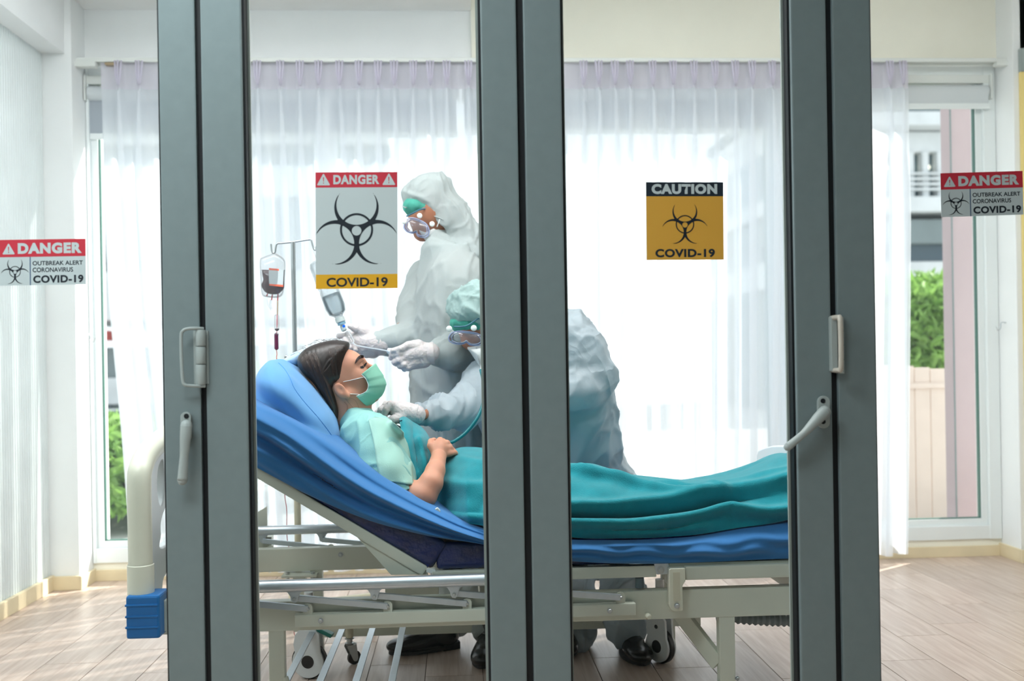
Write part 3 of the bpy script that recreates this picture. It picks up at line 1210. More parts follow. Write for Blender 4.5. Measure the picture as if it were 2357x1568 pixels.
def lever(name, plate, screws, arm, rads, label):
    yy = YD
    hd = thing(name, label, 'door handle', P(plate[0][0], plate[0][1], yy))
    bm = bmesh.new()
    # rounded back plate
    a, c = P(*plate[0], yy), P(*plate[1], yy)
    r = plate[2]
    ax = (c - a).normalized()
    sd = Vector((ax.z, 0, -ax.x))
    out = []
    for k in range(13):
        an = PI * k / 12
        out.append(c + sd * r * math.cos(an) + ax * r * math.sin(an))
    for k in range(13):
        an = PI + PI * k / 12
        out.append(a + sd * r * math.cos(an) + ax * r * math.sin(an))
    bm.free()
    prism('back_plate', out, (0, -0.012, 0), M_handle, hd, 0.002)
    for s in screws:
        q = P(*s, yy - 0.0125)
        lathe('screw_cap', [(0, 0.0), (0.0062, 0.0), (0.0062, 0.001), (0, 0.0012)], q, (0, -1, 0), M_gasket, hd, 14)
    pts = [P(x, y, yy - d) for x, y, d in arm]
    bm = bmesh.new()
    sp = smooth_path(pts, 6)
    rr = list(np.interp(np.linspace(0, len(pts) - 1, len(sp)), range(len(pts)), rads))
    bm_tube(bm, sp, rr, 14)
    for p, q in ((sp[0], rr[0]), (sp[-1], rr[-1])):
        bmesh.ops.create_icosphere(bm, subdivisions=2, radius=q, matrix=Matrix.Translation(p))
    from_bm('lever', bm, M_handle, hd, True)
    return hd


lever('lever_handle', ((430, 1005), (430, 960), 0.013), [(429, 958)],
      [(429, 980, 0.028), (427, 1005, 0.032), (424, 1050, 0.034), (420, 1106, 0.034)], [0.0145, 0.0135, 0.0105, 0.0125], 'grey lever handle hanging straight down on left stile')
lever('lever_handle', ((1893, 972), (1893, 925), 0.0155), [(1894, 923), (1895, 971)],
      [(1898, 948, 0.03), (1884, 962, 0.034), (1850, 998, 0.036), (1813, 1029, 0.036)], [0.016, 0.015, 0.0095, 0.0105], 'pale lever handle slanting down-left on right stile')

# ------------------------------------------------------------------ printed signs on the glass
def pmat(n, c):
    return mat(n, c, 0.55)


K_red, K_white, K_black, K_yel = pmat('print_red', (204, 42, 62)), pmat('print_white', (198, 208, 210)), pmat('print_black', (8, 22, 36)), \
    pmat('print_yellow', (232, 172, 20))
K_amber, K_navy, K_blue = pmat('print_amber', (222, 166, 62)), pmat('print_navy', (16, 32, 46)), pmat('print_slate', (84, 108, 138))


class Sheet:
    """A thin printed sheet; content is laid out in photo pixels relative to its corner frame."""

    def __init__(self, tl, tr, bl, label, cat='sign', name='warning_sign', Y=None):
        Y = Y or YD + 0.0245
        self.o = P(*tl, Y)
        self.ux = (P(*tr, Y) - self.o) / (tr[0] - tl[0])
        self.uy = (P(*bl, Y) - self.o) / (bl[1] - tl[1])
        self.w, self.h = tr[0] - tl[0], bl[1] - tl[1]
        c = self.at(self.w / 2, self.h / 2)
        self.t = thing(name, label, cat, c, None)
        self.layer = 0

    def at(self, x, y, d=0):
        return self.o + self.ux * x + self.uy * y + Vector((0, -d, 0))

    def plate(self, m, name='paper'):
        bm = bmesh.new()
        c = [self.at(x, y, 0) for x, y in ((0, 0), (self.w, 0), (self.w, self.h), (0, self.h))]
        prism(name, c, (0, 0.0008, 0), m, self.t)

    def rect(self, x0, y0, x1, y1, m, name='band', z=1):
        c = [self.at(x, y, 0.0002 * z) for x, y in ((x0, y0), (x1, y0), (x1, y1), (x0, y1))]
        obj(name, c, [(3, 2, 1, 0)], m, self.t)

    def poly(self, pts, m, name='mark', z=2):
        obj(name, [self.at(x, y, 0.0002 * z) for x, y in pts], [tuple(range(len(pts)))[::-1]], m, self.t)

    def word(self, s, x0, y0, x1, y1, m, bold=0.03, z=2, name='lettering'):
        c = bpy.data.curves.new(name, 'FONT')
        c.body = s
        c.offset = bold * 1.35
        c.resolution_u = 5
        if bold > 0.02:
            c.space_character = 1.0 + bold * 3.0
        o = bpy.data.objects.new(name, c)
        COL.objects.link(o)
        bpy.context.view_layer.update()
        dg = bpy.context.evaluated_depsgraph_get()
        me = bpy.data.meshes.new_from_object(o.evaluated_get(dg))
        bpy.data.objects.remove(o)
        bpy.data.curves.remove(c)
        co = np.array([v.co[:] for v in me.vertices])
        lo, hi = co.min(0), co.max(0)
        u = x0 + (co[:, 0] - lo[0]) / (hi[0] - lo[0]) * (x1 - x0)
        v = y1 - (co[:, 1] - lo[1]) / (hi[1] - lo[1]) * (y1 - y0)
        new = np.array([self.at(a, b_, 0.0002 * z)[:] for a, b_ in zip(u, v)])
        me.vertices.foreach_set('co', new.astype(np.float32).ravel())
        me.materials.clear()
        me.update()
        return link(name, me, m, self.t, False)

    def warn(self, cx, y0, y1, w):
        h = y1 - y0
        self.poly([(cx - w / 2 + 1, y1), (cx - w / 2 - 0.2, y1 - 1.6), (cx - 1.2, y0 + 0.5), (cx, y0), (cx + 1.2, y0 + 0.5), (cx + w / 2 + 0.2, y1 - 1.6),
                   (cx + w / 2 - 1, y1)], K_white, 'triangle')
        self.poly([(cx - 1.3, y0 + h * 0.3), (cx + 1.3, y0 + h * 0.3), (cx + 0.6, y0 + h * 0.68), (cx - 0.6, y0 + h * 0.68)], K_red, 'exclamation', 3)
        self.poly([(cx - 0.9, y0 + h * 0.75), (cx + 0.9, y0 + h * 0.75), (cx + 0.9, y0 + h * 0.85), (cx - 0.9, y0 + h * 0.85)], K_red, 'exclamation', 3)

    def biohazard(self, cx, cy, R, m, ring=1.0):
        """R: ring radius in pixels; the symbol is cut out of its outline fields."""
        n = 150
        ext = 2.7
        xs = np.linspace(-ext, ext, n)
        X, Y2 = np.meshgrid(xs, xs, indexing='ij')
        big = np.full_like(X, 9)
        inner = np.full_like(X, 9)
        for a in (90, 210, 330):
            a = math.radians(a)
            big = np.minimum(big, np.hypot(X - math.cos(a) * 1.37, Y2 - math.sin(a) * 1.37) - 1.325)
            inner = np.minimum(inner, np.hypot(X - math.cos(a) * 1.55, Y2 - math.sin(a) * 1.55) - 1.2)
        hole = 0.29 - np.hypot(X, Y2)
        horn = np.maximum(np.maximum(big, -inner), hole)
        # open the tips
        for a in (90, 210, 330):
            a = math.radians(a)
            along = X * math.cos(a) + Y2 * math.sin(a)
            across = np.abs(-X * math.sin(a) + Y2 * math.cos(a))
            horn = np.maximum(horn, np.minimum(along - 2.32, 1.3 - across + 0 * X) if False else along - 2.3)
        rr = np.abs(np.hypot(X, Y2 - 0.06) - 0.93 * ring) - 0.06
        F = np.minimum(horn, rr)
        V, T_ = [], []
        cache = {}

        def vert(i, j):
            k = ('v', i, j)
            if k not in cache:
                cache[k] = len(V)
                V.append((xs[i], xs[j]))
            return cache[k]

        def edge(i, j, p, q):
            k = tuple(sorted(((i, j), (p, q))))
            if k not in cache:
                a, b_ = F[i, j], F[p, q]
                t = a / (a - b_)
                cache[k] = len(V)
                V.append((xs[i] + (xs[p] - xs[i]) * t, xs[j] + (xs[q] - xs[j]) * t))
            return cache[k]
        for i in range(n - 1):
            for j in range(n - 1):
                cs = [(i, j), (i + 1, j), (i + 1, j + 1), (i, j + 1)]
                s = [F[c] < 0 for c in cs]
                if not any(s):
                    continue
                pol = []
                for k in range(4):
                    if s[k]:
                        pol.append(vert(*cs[k]))
                    if s[k] != s[(k + 1) % 4]:
                        pol.append(edge(*cs[k], *cs[(k + 1) % 4]))
                if len(pol) > 2:
                    T_.append(tuple(pol))
        obj('biohazard_symbol', [self.at(cx + x * R, cy - y * R, 0.0005) for x, y in V], T_, m, self.t)


# big poster
s = Sheet((726, 397), (914.5, 396), (727, 665.5), 'white portrait biohazard poster with red DANGER band on glass')
s.plate(K_white)
s.rect(0, 0, s.w, 35, K_red)
s.rect(0, s.h - 33, s.w, s.h, K_yel)
s.warn(18.5, 3.5, 30, 29)
s.warn(169, 3.5, 30, 29)
s.word('DANGER', 41, 6, 147, 28, K_white, 0.035)
s.word('COVID-19', 24.5, s.h - 25.5, 165.5, s.h - 4, K_black, 0.02)
s.biohazard(94, 135, 38.5, K_black)
# yellow sign
s = Sheet((1487, 419.5), (1664.5, 419.5), (1488.5, 598.5), 'square amber CAUTION sign with black header on glass')
s.plate(K_amber)
s.rect(0, 0, s.w, 32.5, K_navy)
s.word('CAUTION', 12.5, 4, 163.5, 27.5, K_white, 0.045)
s.word('COVID-19', 20, s.h - 25, 157, s.h - 5.5, K_navy, 0.03)
s.biohazard(88.5, 98.5, 21.5, K_black)
# two landscape signs
for tl, tr, bl, lab in (((2164.5, 399), (2353.5, 393.5), (2167, 500), 'landscape red and white outbreak alert sign on right glass leaf'),
                        ((-2, 552.5), (197, 549.5), (-1, 658), 'landscape red and white outbreak alert sign on left glass leaf')):
    s = Sheet(tl, tr, bl, lab)
    s.plate(K_white)
    k = s.w / 189.0
    s.rect(0, 0, s.w, 38 * k, K_red)
    s.rect(66 * k, 38 * k, 68.5 * k, s.h, K_blue)
    s.warn(20.5 * k, 8.5 * k, 32 * k, 26 * k)
    s.word('DANGER', 40.5 * k, 7.5 * k, 180.5 * k, 31.5 * k, K_white, 0.045)
    s.word('OUTBREAK ALERT', 72.5 * k, 47.5 * k, 182.5 * k, 57 * k, K_navy, 0.012)
    s.word('CORONAVIRUS', 72.5 * k, 62 * k, 161 * k, 72 * k, K_navy, 0.012)
    s.word('COVID-19', 73.5 * k, 79 * k, 183.5 * k, 96 * k, K_black, 0.03)
    s.biohazard(34 * k, 71 * k, 12.6 * k, K_black)

# ------------------------------------------------------------------ hospital bed
NB, FB = 2.93, 3.76            # depth of the near and far side beams
bed = thing('hospital_bed', 'cream metal hospital bed with raised backrest under the patient', 'hospital bed', (0.0, 3.35, 0))


def bar(name, a, c, hgt, dep, m, parent, bev=0.004, up=None):
    """Rectangular bar from a to c, hgt in the X-Z plane, dep in Y, centred on the line."""
    a, c = Vector(a), Vector(c)
    d = (c - a)
    L = d.length
    ang = math.atan2(d.z, math.hypot(d.x, d.y))
    hd = math.atan2(d.y, d.x)
    rot = Matrix.Rotation(hd, 3, 'Z') @ Matrix.Rotation(-ang, 3, 'Y')
    bm = bmesh.new()
    vs = bm_box(bm, (0, -dep / 2, -hgt / 2), (L, dep / 2, hgt / 2), bev, 2)
    bmesh.ops.transform(bm, matrix=Matrix.Translation(a) @ rot.to_4x4(), verts=bm.verts)
    return from_bm(name, bm, m, parent)


def bolt(p, r, parent, m=M_steel, d=(0, -1, 0), name='bolt'):
    bm = bmesh.new()
    bm_lathe(bm, [(0, 0), (r * 1.35, 0), (r * 1.35, 0.0015), (0, 0.0015)], p, d, 16)
    q = Vector(p) + Vector(d) * 0.0015
    bm_lathe(bm, [(0, 0), (r, 0), (r, 0.004), (r * 0.8, 0.005), (0, 0.005)], q, d, 6)
    return from_bm(name, bm, m, parent)


def zat(px, py, Y):
    return P(px, py, Y).z


x_h = P(372, 1420, NB).x
x_f = P(1926, 1400, NB).x
zb0, zb1 = zat(1200, 1436, NB), zat(1200, 1369, NB)
beamL = box('side_beam', (x_h, NB, zb0), (x_f, NB + 0.04, zb1), M_cream, bed, 0.004)
beamF = box('side_beam', (x_h, FB, zb0), (x_f, FB + 0.04, zb1), M_cream, bed, 0.004)
for x in (x_h + 0.02, P(1100, 1300, 3.3).x, x_f - 0.06):
    box('cross_beam', (x, NB + 0.04, zb0 + 0.012), (x + 0.04, FB, zb1 - 0.012), M_cream, bed, 0.003)
box('cross_beam', (P(505, 1300, 3.3).x - 0.04, NB + 0.04, zb0 + 0.012), (P(505, 1300, 3.3).x, FB, zb1 - 0.012), M_cream, bed, 0.003)

# backrest frame: flat tube on each side and cross tubes
a, c = P(540, 1058, NB), P(978, 1317, NB)
a2 = a + (a - c).normalized() * 0.09
slope = math.atan2(a.z - c.z, c.x - a.x)
for Y in (NB, FB):
    q0 = Vector((a2.x, Y + 0.02, a2.z))
    q1 = Vector((c.x, Y + 0.02, c.z))
    bar('backrest_tube', q0, q1, 0.031, 0.03, M_cream, bed, 0.005)
    # gusset plate under the hinge end
    g = [P(815, 1232, NB), P(899, 1326, NB), P(985, 1326, NB), P(980, 1315, NB), P(900, 1272, NB)]
    prism('gusset_plate', [Vector((p.x, Y + 0.012, p.z)) for p in g], (0, 0.012, 0), M_cream, bed, 0.002)
nrm = Vector((math.sin(slope), 0, math.cos(slope)))
dirb = Vector((math.cos(slope), 0, -math.sin(slope)))
for k in range(7):
    q = a2 + dirb * (0.02 + k * (a2 - c).length / 6.6) + nrm * 0.008
    box('backrest_slat', (q.x - 0.02, NB + 0.03, q.z - 0.01), (q.x + 0.02, FB + 0.01, q.z + 0.004), M_cream, bed, 0.002,
        rot=Matrix.Rotation(slope, 3, 'Y'))
zs = zat(1400, 1312, NB)
# flat sections: seat/knee bar, foot bar
xk0, xk1 = P(995, 1318, NB).x, P(1511, 1315, NB).x
for Y in (NB, FB):
    box('seat_section_bar', (xk0, Y, zat(1400, 1332, NB)), (xk1, Y + 0.03, zat(1400, 1305, NB)), M_cream, bed, 0.003)
    box('foot_section_bar', (P(1540, 1300, NB).x, Y, zat(1650, 1312, NB)), (x_f - 0.02, Y + 0.03, zat(1650, 1294, NB)), M_cream, bed, 0.003)
    box('foot_lift_rail', (P(1577, 1300, NB - 0.02).x, Y - 0.02, zat(1700, 1333, NB - 0.02)), (x_f - 0.01, Y + 0.0, zat(1700, 1301, NB - 0.02)), M_cream, bed, 0.006)
for k in range(9):
    x = xk0 + 0.03 + k * 0.125
    box('deck_slat', (x, NB + 0.02, zat(1400, 1316, NB)), (x + 0.06, FB + 0.01, zat(1400, 1306, NB)), M_cream, bed, 0.002)
# hinge plate between the two sections
prism('hinge_plate', [P(1505, 1297, NB - 0.004), P(1538, 1296, NB - 0.004), P(1541, 1305, NB - 0.004), P(1540, 1322, NB - 0.004), P(1512, 1323, NB - 0.004)],
      (0, 0.006, 0), M_alu, bed, 0.001)
bolt(P(1521, 1312, NB - 0.004), 0.0085, bed)
box('spacer_post', (P(1524, 1325, NB + 0.1).x, NB + 0.03, zat(1520, 1352, NB)), (P(1541, 1325, NB + 0.1).x, NB + 0.07, zat(1520, 1320, NB)), M_cream, bed, 0.002)
lathe('rubber_stop', [(0, 0), (0.013, 0), (0.013, 0.03), (0, 0.03)], P(1472, 1353, NB + 0.02), (0, 0, 1), mat('grey_rubber', (92, 110, 118), 0.6), bed, 16)
lathe('rubber_stop', [(0, 0), (0.013, 0), (0.013, 0.03), (0, 0.03)], P(1826, 1340, NB + 0.03), (0, 0, 1), MATS['grey_rubber'], bed, 16)
# ivory swing bracket (L shape)
L = [(1541, 1312), (1545, 1309.5), (1577, 1308.5), (1578, 1338), (1574, 1344), (1571, 1350), (1572, 1404), (1570, 1407), (1552, 1408), (1546, 1405), (1541, 1396)]
br = prism('swing_bracket', [P(x, y, NB - 0.032) for x, y in L], (0, 0.03, 0), M_plas, bed, 0.0025)
prism('recess_frame', [P(x, y, NB - 0.0335) for x, y in ((1549, 1318), (1565, 1317.5), (1566, 1384), (1550, 1385))], (0, 0.0012, 0), mat('ivory_recess', (212, 208, 186), 0.4), br)
bolt(P(1558, 1394.5, NB - 0.033), 0.0062, br)
lathe('pull_knob', [(0, 0), (0.004, 0), (0.004, 0.008), (0.008, 0.012), (0.0095, 0.02), (0.006, 0.028), (0, 0.03)], P(1487, 1414, NB), (0.15, -1, -0.1), M_plas, bed, 16)


# folding side rails
def side_rail(Y, sgn, shift, name_lab, dxp=0.0):
    """Lowered aluminium side rail: top tube, links, brackets, base bar. Y is the face of the beam."""
    t = bpy.data.objects.new('side_rail', None)
    t.empty_display_size = 0.05
    COL.objects.link(t)
    t.parent = bed
    t.location = (0, 0, 0)
    t.matrix_parent_inverse = Matrix.Translation(-Vector(bed.location))
    yt = Y + sgn * 0.045
    yb = Y + sgn * 0.02
    ref = NB - 0.045
    refb = NB - 0.02

    def Q(px, py, yref, y):
        p = P(px, py, yref)
        return Vector((p.x + dxp, y, p.z))
    tube('top_tube', [Q(390, 1357, ref, yt), Q(1286, 1329, ref, yt)], 0.018, M_alu, t, 20)
    bbar = bar('base_bar', Q(490 if sgn > 0 else 680, 1433 if sgn > 0 else 1428, refb, yb), Q(1462, 1400, refb, yb), 0.036, 0.03, M_cream, t, 0.004)
    bolt(Q(740, 1426, refb, yb + sgn * 0.0155), 0.006, t, d=(0, sgn, 0))
    bolt(Q(1401.5, 1403, refb, yb + sgn * 0.0155), 0.006, t, d=(0, sgn, 0))
    for k, (bx, by, tx, ty) in enumerate(((527, 1404, None, None), (710, 1399, 495, 1383), (893, 1393, 678, 1378), (1075, 1387, 862, 1372), (1258, 1381, 1045, 1367), (1427, 1373, 1215, 1361))):
        # clevis on base bar
        cl = [Q(bx - 10.5, by + 14, refb, yb), Q(bx - 10.5, by - 4, refb, yb), Q(bx - 7, by - 10, refb, yb), Q(bx, by - 12, refb, yb),
              Q(bx + 7, by - 10, refb, yb), Q(bx + 10.5, by - 4, refb, yb), Q(bx + 10.5, by + 14, refb, yb)]
        for off in (-0.012, 0.008):
            prism('clevis', [p + Vector((0, off, 0)) for p in cl], (0, 0.004, 0), M_cream, t, 0.0008)
        bolt(Q(bx, by, refb, yb + sgn * 0.0125), 0.0045, t, d=(0, sgn, 0))
        if tx:
            # bracket hanging from the top tube
            bk = [(tx - 24, ty - 19), (tx - 15, ty - 14), (tx - 9, ty - 5), (tx - 8, ty + 3), (tx - 4, ty + 8), (tx + 3, ty + 9), (tx + 8, ty + 5), (tx + 9, ty - 4),
                  (tx + 14, ty - 14), (tx + 23, ty - 20)]
            prism('hanger', [Q(x, y, ref, yt - 0.006) for x, y in bk], (0, 0.012, 0), M_alu, t, 0.001)
            bolt(Q(tx, ty, ref, yt + sgn * 0.006), 0.0045, t, d=(0, sgn, 0))
            p0, p1 = Q(tx + 2, ty + 1, ref, (yt + yb) / 2), Q(bx, by, refb, (yt + yb) / 2)
            bar('link', p0, p1, 0.018, 0.012, M_alu, t, 0.002)
    return t


side_rail(NB, -1, 0, 'near')
side_rail(FB + 0.04, 1, 0, 'far', -0.05)

# legs, foot plate, diagonal stays
lx0, lx1 = P(618, 1500, NB).x, P(654, 1500, NB).x
for Y in (NB + 0.002, FB + 0.002):
    box('leg_post', (lx0, Y, 0.0), (lx1, Y + 0.036, zb0 + 0.004), M_cream, bed, 0.003)
    box('leg_post', (P(1657, 1500, NB).x, Y, 0.0), (P(1693, 1500, NB).x, Y + 0.036, zb0 + 0.004), M_cream, bed, 0.003)
    box('chassis_rail', (lx0 - 0.05, Y + 0.001, 0.085), (P(1693, 1500, NB).x + 0.1, Y + 0.037, 0.125), M_cream, bed, 0.003)
bar('diagonal_stay', (P(1552, 1425, NB + 0.16).x, NB + 0.14, zb0 + 0.0), (P(1657, 1535, NB + 0.02).x, NB + 0.03, zat(1657, 1535, NB)), 0.05, 0.02, M_cream, bed, 0.003)
bolt(P(1697, 1562, NB - 0.0), 0.005, bed)
# under-bed rack: slats running away from the camera
rk_z = 0.17
for (xt, yt_, xb_, yb_) in ((690, 1450, 658, 1568), (777, 1452, 736, 1568), (847, 1452, 819, 1568), (908, 1450, 902, 1568)):
    p0 = PZ(xb_, 1568, rk_z)
    box('rack_slat', (p0.x - 0.011, NB + 0.0, rk_z - 0.006), (p0.x + 0.011, NB + 0.75, rk_z), M_alu, bed, 0.002)
xe = PZ(902, 1568, rk_z).x
tube('rack_rim', [(lx1, NB + 0.01, rk_z + 0.03), (lx1 + 0.04, NB + 0.005, rk_z - 0.012), (xe - 0.03, NB + 0.0, rk_z - 0.014), (xe, NB + 0.02, rk_z - 0.012), (xe + 0.0, NB + 0.06, rk_z - 0.012)],
     0.009, M_cream, bed, 10, 4)
box('rack_rim', (lx1, NB + 0.74, rk_z - 0.02), (xe + 0.02, NB + 0.77, rk_z), M_cream, bed, 0.003)
# bolted stand-off plate on the far beam (head end)
q = P(690, 1306, FB)
box('bolted_plate', (P(652, 1306, FB).x, FB - 0.05, zb0 - 0.014), (P(732, 1306, FB).x, FB + 0.04, zb0 - 0.006), M_cream, bed, 0.002)
box('actuator_post', (P(677, 1306, FB).x, FB - 0.035, 0.12), (P(706, 1306, FB).x, FB + 0.0, zb0 - 0.014), M_cream, bed, 0.002)
for x in (664, 722):
    for zz, s in ((zb0 - 0.014, -1), (zb0 - 0.006, 1)):
        lathe('hex_nut', [(0, 0), (0.008, 0), (0.008, 0.008), (0, 0.008)], Vector((P(x, 1306, FB).x, FB - 0.02, zz)), (0, 0, s), M_steel, bed, 6)
bolt(P(784, 1277, FB - 0.001), 0.007, bed)
bolt(P(942, 1360, FB - 0.001), 0.008, bed)
box('crank_box', (P(888, 1360, FB).x, FB - 0.04, zat(940, 1378, FB)), (P(1010, 1350, FB).x, FB - 0.0, zat(940, 1345, FB)), M_cream, bed, 0.003)

# corrugated hose
M_hose = mat('grey_hose', (124, 136, 140), 0.5)
hy = NB + 0.12
hp0, hp1 = P(1686, 1421, hy), P(1960, 1421, hy)
n = 90
rad = [0.0175 + 0.0028 * math.cos(k / 90 * 2 * PI * 21) for k in range(n + 1)]
tube('corrugated_hose', [hp0.lerp(hp1, k / n) + Vector((0, 0, -0.01 * math.sin(k / n * PI))) for k in range(n + 1)], rad, M_hose, bed, 18)
lathe('hose_collar', [(0, 0), (0.014, 0), (0.016, 0.015), (0.014, 0.03), (0, 0.03)], P(1650, 1423, hy), (1, 0, 0), M_black, bed, 16)


# casters of the bed
def caster(px, py, Yc, yaw, parent, pedal=True):
    z0 = 0.0
    c = Vector((P(px, py, Yc).x, Yc, 0.0625))
    t = bpy.data.objects.new('caster', None)
    t.empty_display_size = 0.05
    COL.objects.link(t)
    t.parent = parent
    t.matrix_parent_inverse = Matrix.Translation(-parent_world(parent))
    R = Matrix.Rotation(yaw, 3, 'Z')
    ax = R @ Vector((0, -1, 0))
    lathe('tyre', [(0, -0.012), (0.055, -0.012), (0.0635, -0.008), (0.0635, 0.008), (0.055, 0.012), (0, 0.012)], c, ax, M_black, t, 32)
    sx = R @ Vector((1, 0, 0))
    for s in (-1, 1):
        # moulded side cover: circle below, neck rising above
        out = []
        for k in range(24):
            an = math.radians(-215 + 250 * k / 23)
            out.append(Vector((math.cos(an) * 0.057, 0, math.sin(an) * 0.057)))
        out += [Vector((0.045, 0, 0.055)), Vector((0.043, 0, 0.098)), Vector((0.03, 0, 0.112)), Vector((-0.03, 0, 0.112)), Vector((-0.045, 0, 0.095)), Vector((-0.052, 0, 0.06))]
        base = c + ax * (0.022 * s + (0.004 if s > 0 else -0.004 - 0.008) * 0)
        prism('wheel_cover', [base + sx * p.x + Vector((0, 0, p.z)) for p in out], ax * (-0.01 * s), M_plasw, t, 0.002)
        lathe('hub_cap', [(0, 0), (0.023, 0), (0.022, 0.0015), (0, 0.0015)], base, ax * s, M_black, t, 24)
        lathe('hub_cap', [(0, 0), (0.0075, 0), (0.0075, 0.0015), (0, 0.0015)], base + Vector((0, 0, 0.072)), ax * s, M_black, t, 16)
    lathe('stem', [(0, 0), (0.02, 0), (0.02, 0.03), (0.016, 0.032), (0.016, zb0 - 0.2), (0, zb0 - 0.2)], c + Vector((0, 0, 0.105)), (0, 0, 1), M_plasw, t, 18)
    bar('top_arm', c + Vector((0, 0, 0.165)) + R @ Vector((0, 0, 0)), c + Vector((0, 0, 0.165)) + R @ Vector((0.04, 0, 0)), 0.02, 0.03, M_steel, t, 0.002)
    if pedal:
        bar('brake_pedal', c + R @ Vector((0.03, 0, 0.115)), c + R @ Vector((0.085, 0, 0.09)), 0.014, 0.03, mat('teal_pedal', (20, 120, 110), 0.4), t, 0.003)
    return t


caster(713, 1520, 3.56, math.radians(-12), bed)
caster(1521, 1500, 3.60, math.radians(-56), bed, False)

# ---------------- headboard: thick moulded arch in the Y-Z plane with openings
XH = P(321, 1300, 2.86).x


def board(name, X, w, y0, y1, ztop, zlow, m, parent, shoulder, holes, thick=0.03, zbot=None):
    cu = bpy.data.curves.new(name, 'CURVE')
    cu.dimensions = '2D'
    cu.fill_mode = 'BOTH'
    cu.extrude = thick / 2 - 0.006
    cu.bevel_depth = 0.006
    cu.bevel_resolution = 2

    def loop(pts, sub=5):
        n = len(pts)
        out = []
        for i in range(n):
            p0, p1, p2, p3 = [Vector((*pts[(i + d) % n], 0)) for d in (-1, 0, 1, 2)]
            for k in range(sub):
                t = k / sub
                out.append(0.5 * ((2 * p1) + (p2 - p0) * t + (2 * p0 - 5 * p1 + 4 * p2 - p3) * t * t + (-p0 + 3 * p1 - 3 * p2 + p3) * t ** 3))
        sp = cu.splines.new('POLY')
        sp.points.add(len(out) - 1)
        for q, p in zip(sp.points, out):
            q.co = (p.x, p.y, 0, 1)
        sp.use_cyclic_u = True
    loop(shoulder)
    for h in holes:
        loop(h)
    o = bpy.data.objects.new(name, cu)
    COL.objects.link(o)
    bpy.context.view_layer.update()
    me = bpy.data.meshes.new_from_object(o.evaluated_get(bpy.context.evaluated_depsgraph_get()))
    bpy.data.objects.remove(o)
    bpy.data.curves.remove(cu)
    me.transform(Matrix.Translation((X, 0, 0)) @ Matrix(((0, 0, 1, 0), (1, 0, 0, 0), (0, 1, 0, 0), (0, 0, 0, 1))))
    me.materials.clear()
    r = link(name, me, m, parent, True)
    sharp(r, 40)
    return r


hy0, hy1 = 2.87, 3.86
yc = (hy0 + hy1) / 2
zpost = zat(321, 1080, hy0)
ztop = 0.905


def hb_half(zb_):
    return [(hy0 + 0.02, zb_), (hy0 + 0.02, 0.55), (hy0 + 0.02, 0.70), (hy0 + 0.02, 0.80), (hy0 + 0.05, 0.845), (hy0 + 0.12, 0.87), (hy0 + 0.22, 0.89), (hy0 + 0.34, ztop)]


half = hb_half(0.455)
shape = half + [(2 * yc - y, z) for y, z in half[::-1]] + [(2 * yc - hy0 - 0.1, 0.455), (2 * yc - hy0 - 0.16, 0.50), (yc, 0.52), (hy0 + 0.16, 0.50), (hy0 + 0.1, 0.455)]
holes = []
for s in (1, -1):
    f = (lambda y: y) if s == 1 else (lambda y: 2 * yc - y)
    holes.append([(f(hy0 + 0.035 + dy), z) for dy, z in ((0.04, 0.768), (0.055, 0.82), (0.1, 0.84), (0.115, 0.80), (0.11, 0.73), (0.085, 0.70), (0.055, 0.715))])
holes.append([(hy0 + 0.22, 0.84), (hy0 + 0.34, 0.865), (yc, 0.87), (2 * yc - hy0 - 0.34, 0.865), (2 * yc - hy0 - 0.22, 0.84), (2 * yc - hy0 - 0.22, 0.795), (yc, 0.80), (hy0 + 0.22, 0.795)])
holes.append([(hy0 + 0.105, 0.62), (hy0 + 0.11, 0.66), (hy0 + 0.17, 0.70), (hy0 + 0.3, 0.73), (yc, 0.74), (2 * yc - hy0 - 0.3, 0.73), (2 * yc - hy0 - 0.17, 0.70), (2 * yc - hy0 - 0.11, 0.66), (2 * yc - hy0 - 0.105, 0.62),
              (2 * yc - hy0 - 0.12, 0.575), (yc, 0.59), (hy0 + 0.12, 0.575)])
hb = board('headboard', XH + 0.012, 0, hy0, hy1, ztop, 0, M_plasw, bed, shape, holes)
rim = [(hy0, 0.45), (hy0, 0.62), (hy0, 0.785), (hy0 + 0.02, 0.828), (hy0 + 0.08, 0.86), (hy0 + 0.2, 0.885), (hy0 + 0.35, 0.902)]
rim = rim + [(2 * yc - y, z) for y, z in rim[::-1]]
tube('rim_tube', [(XH, y, z) for y, z in rim], 0.033, M_plas, hb, 20, 6)
zc = zat(330, 1300, hy0)
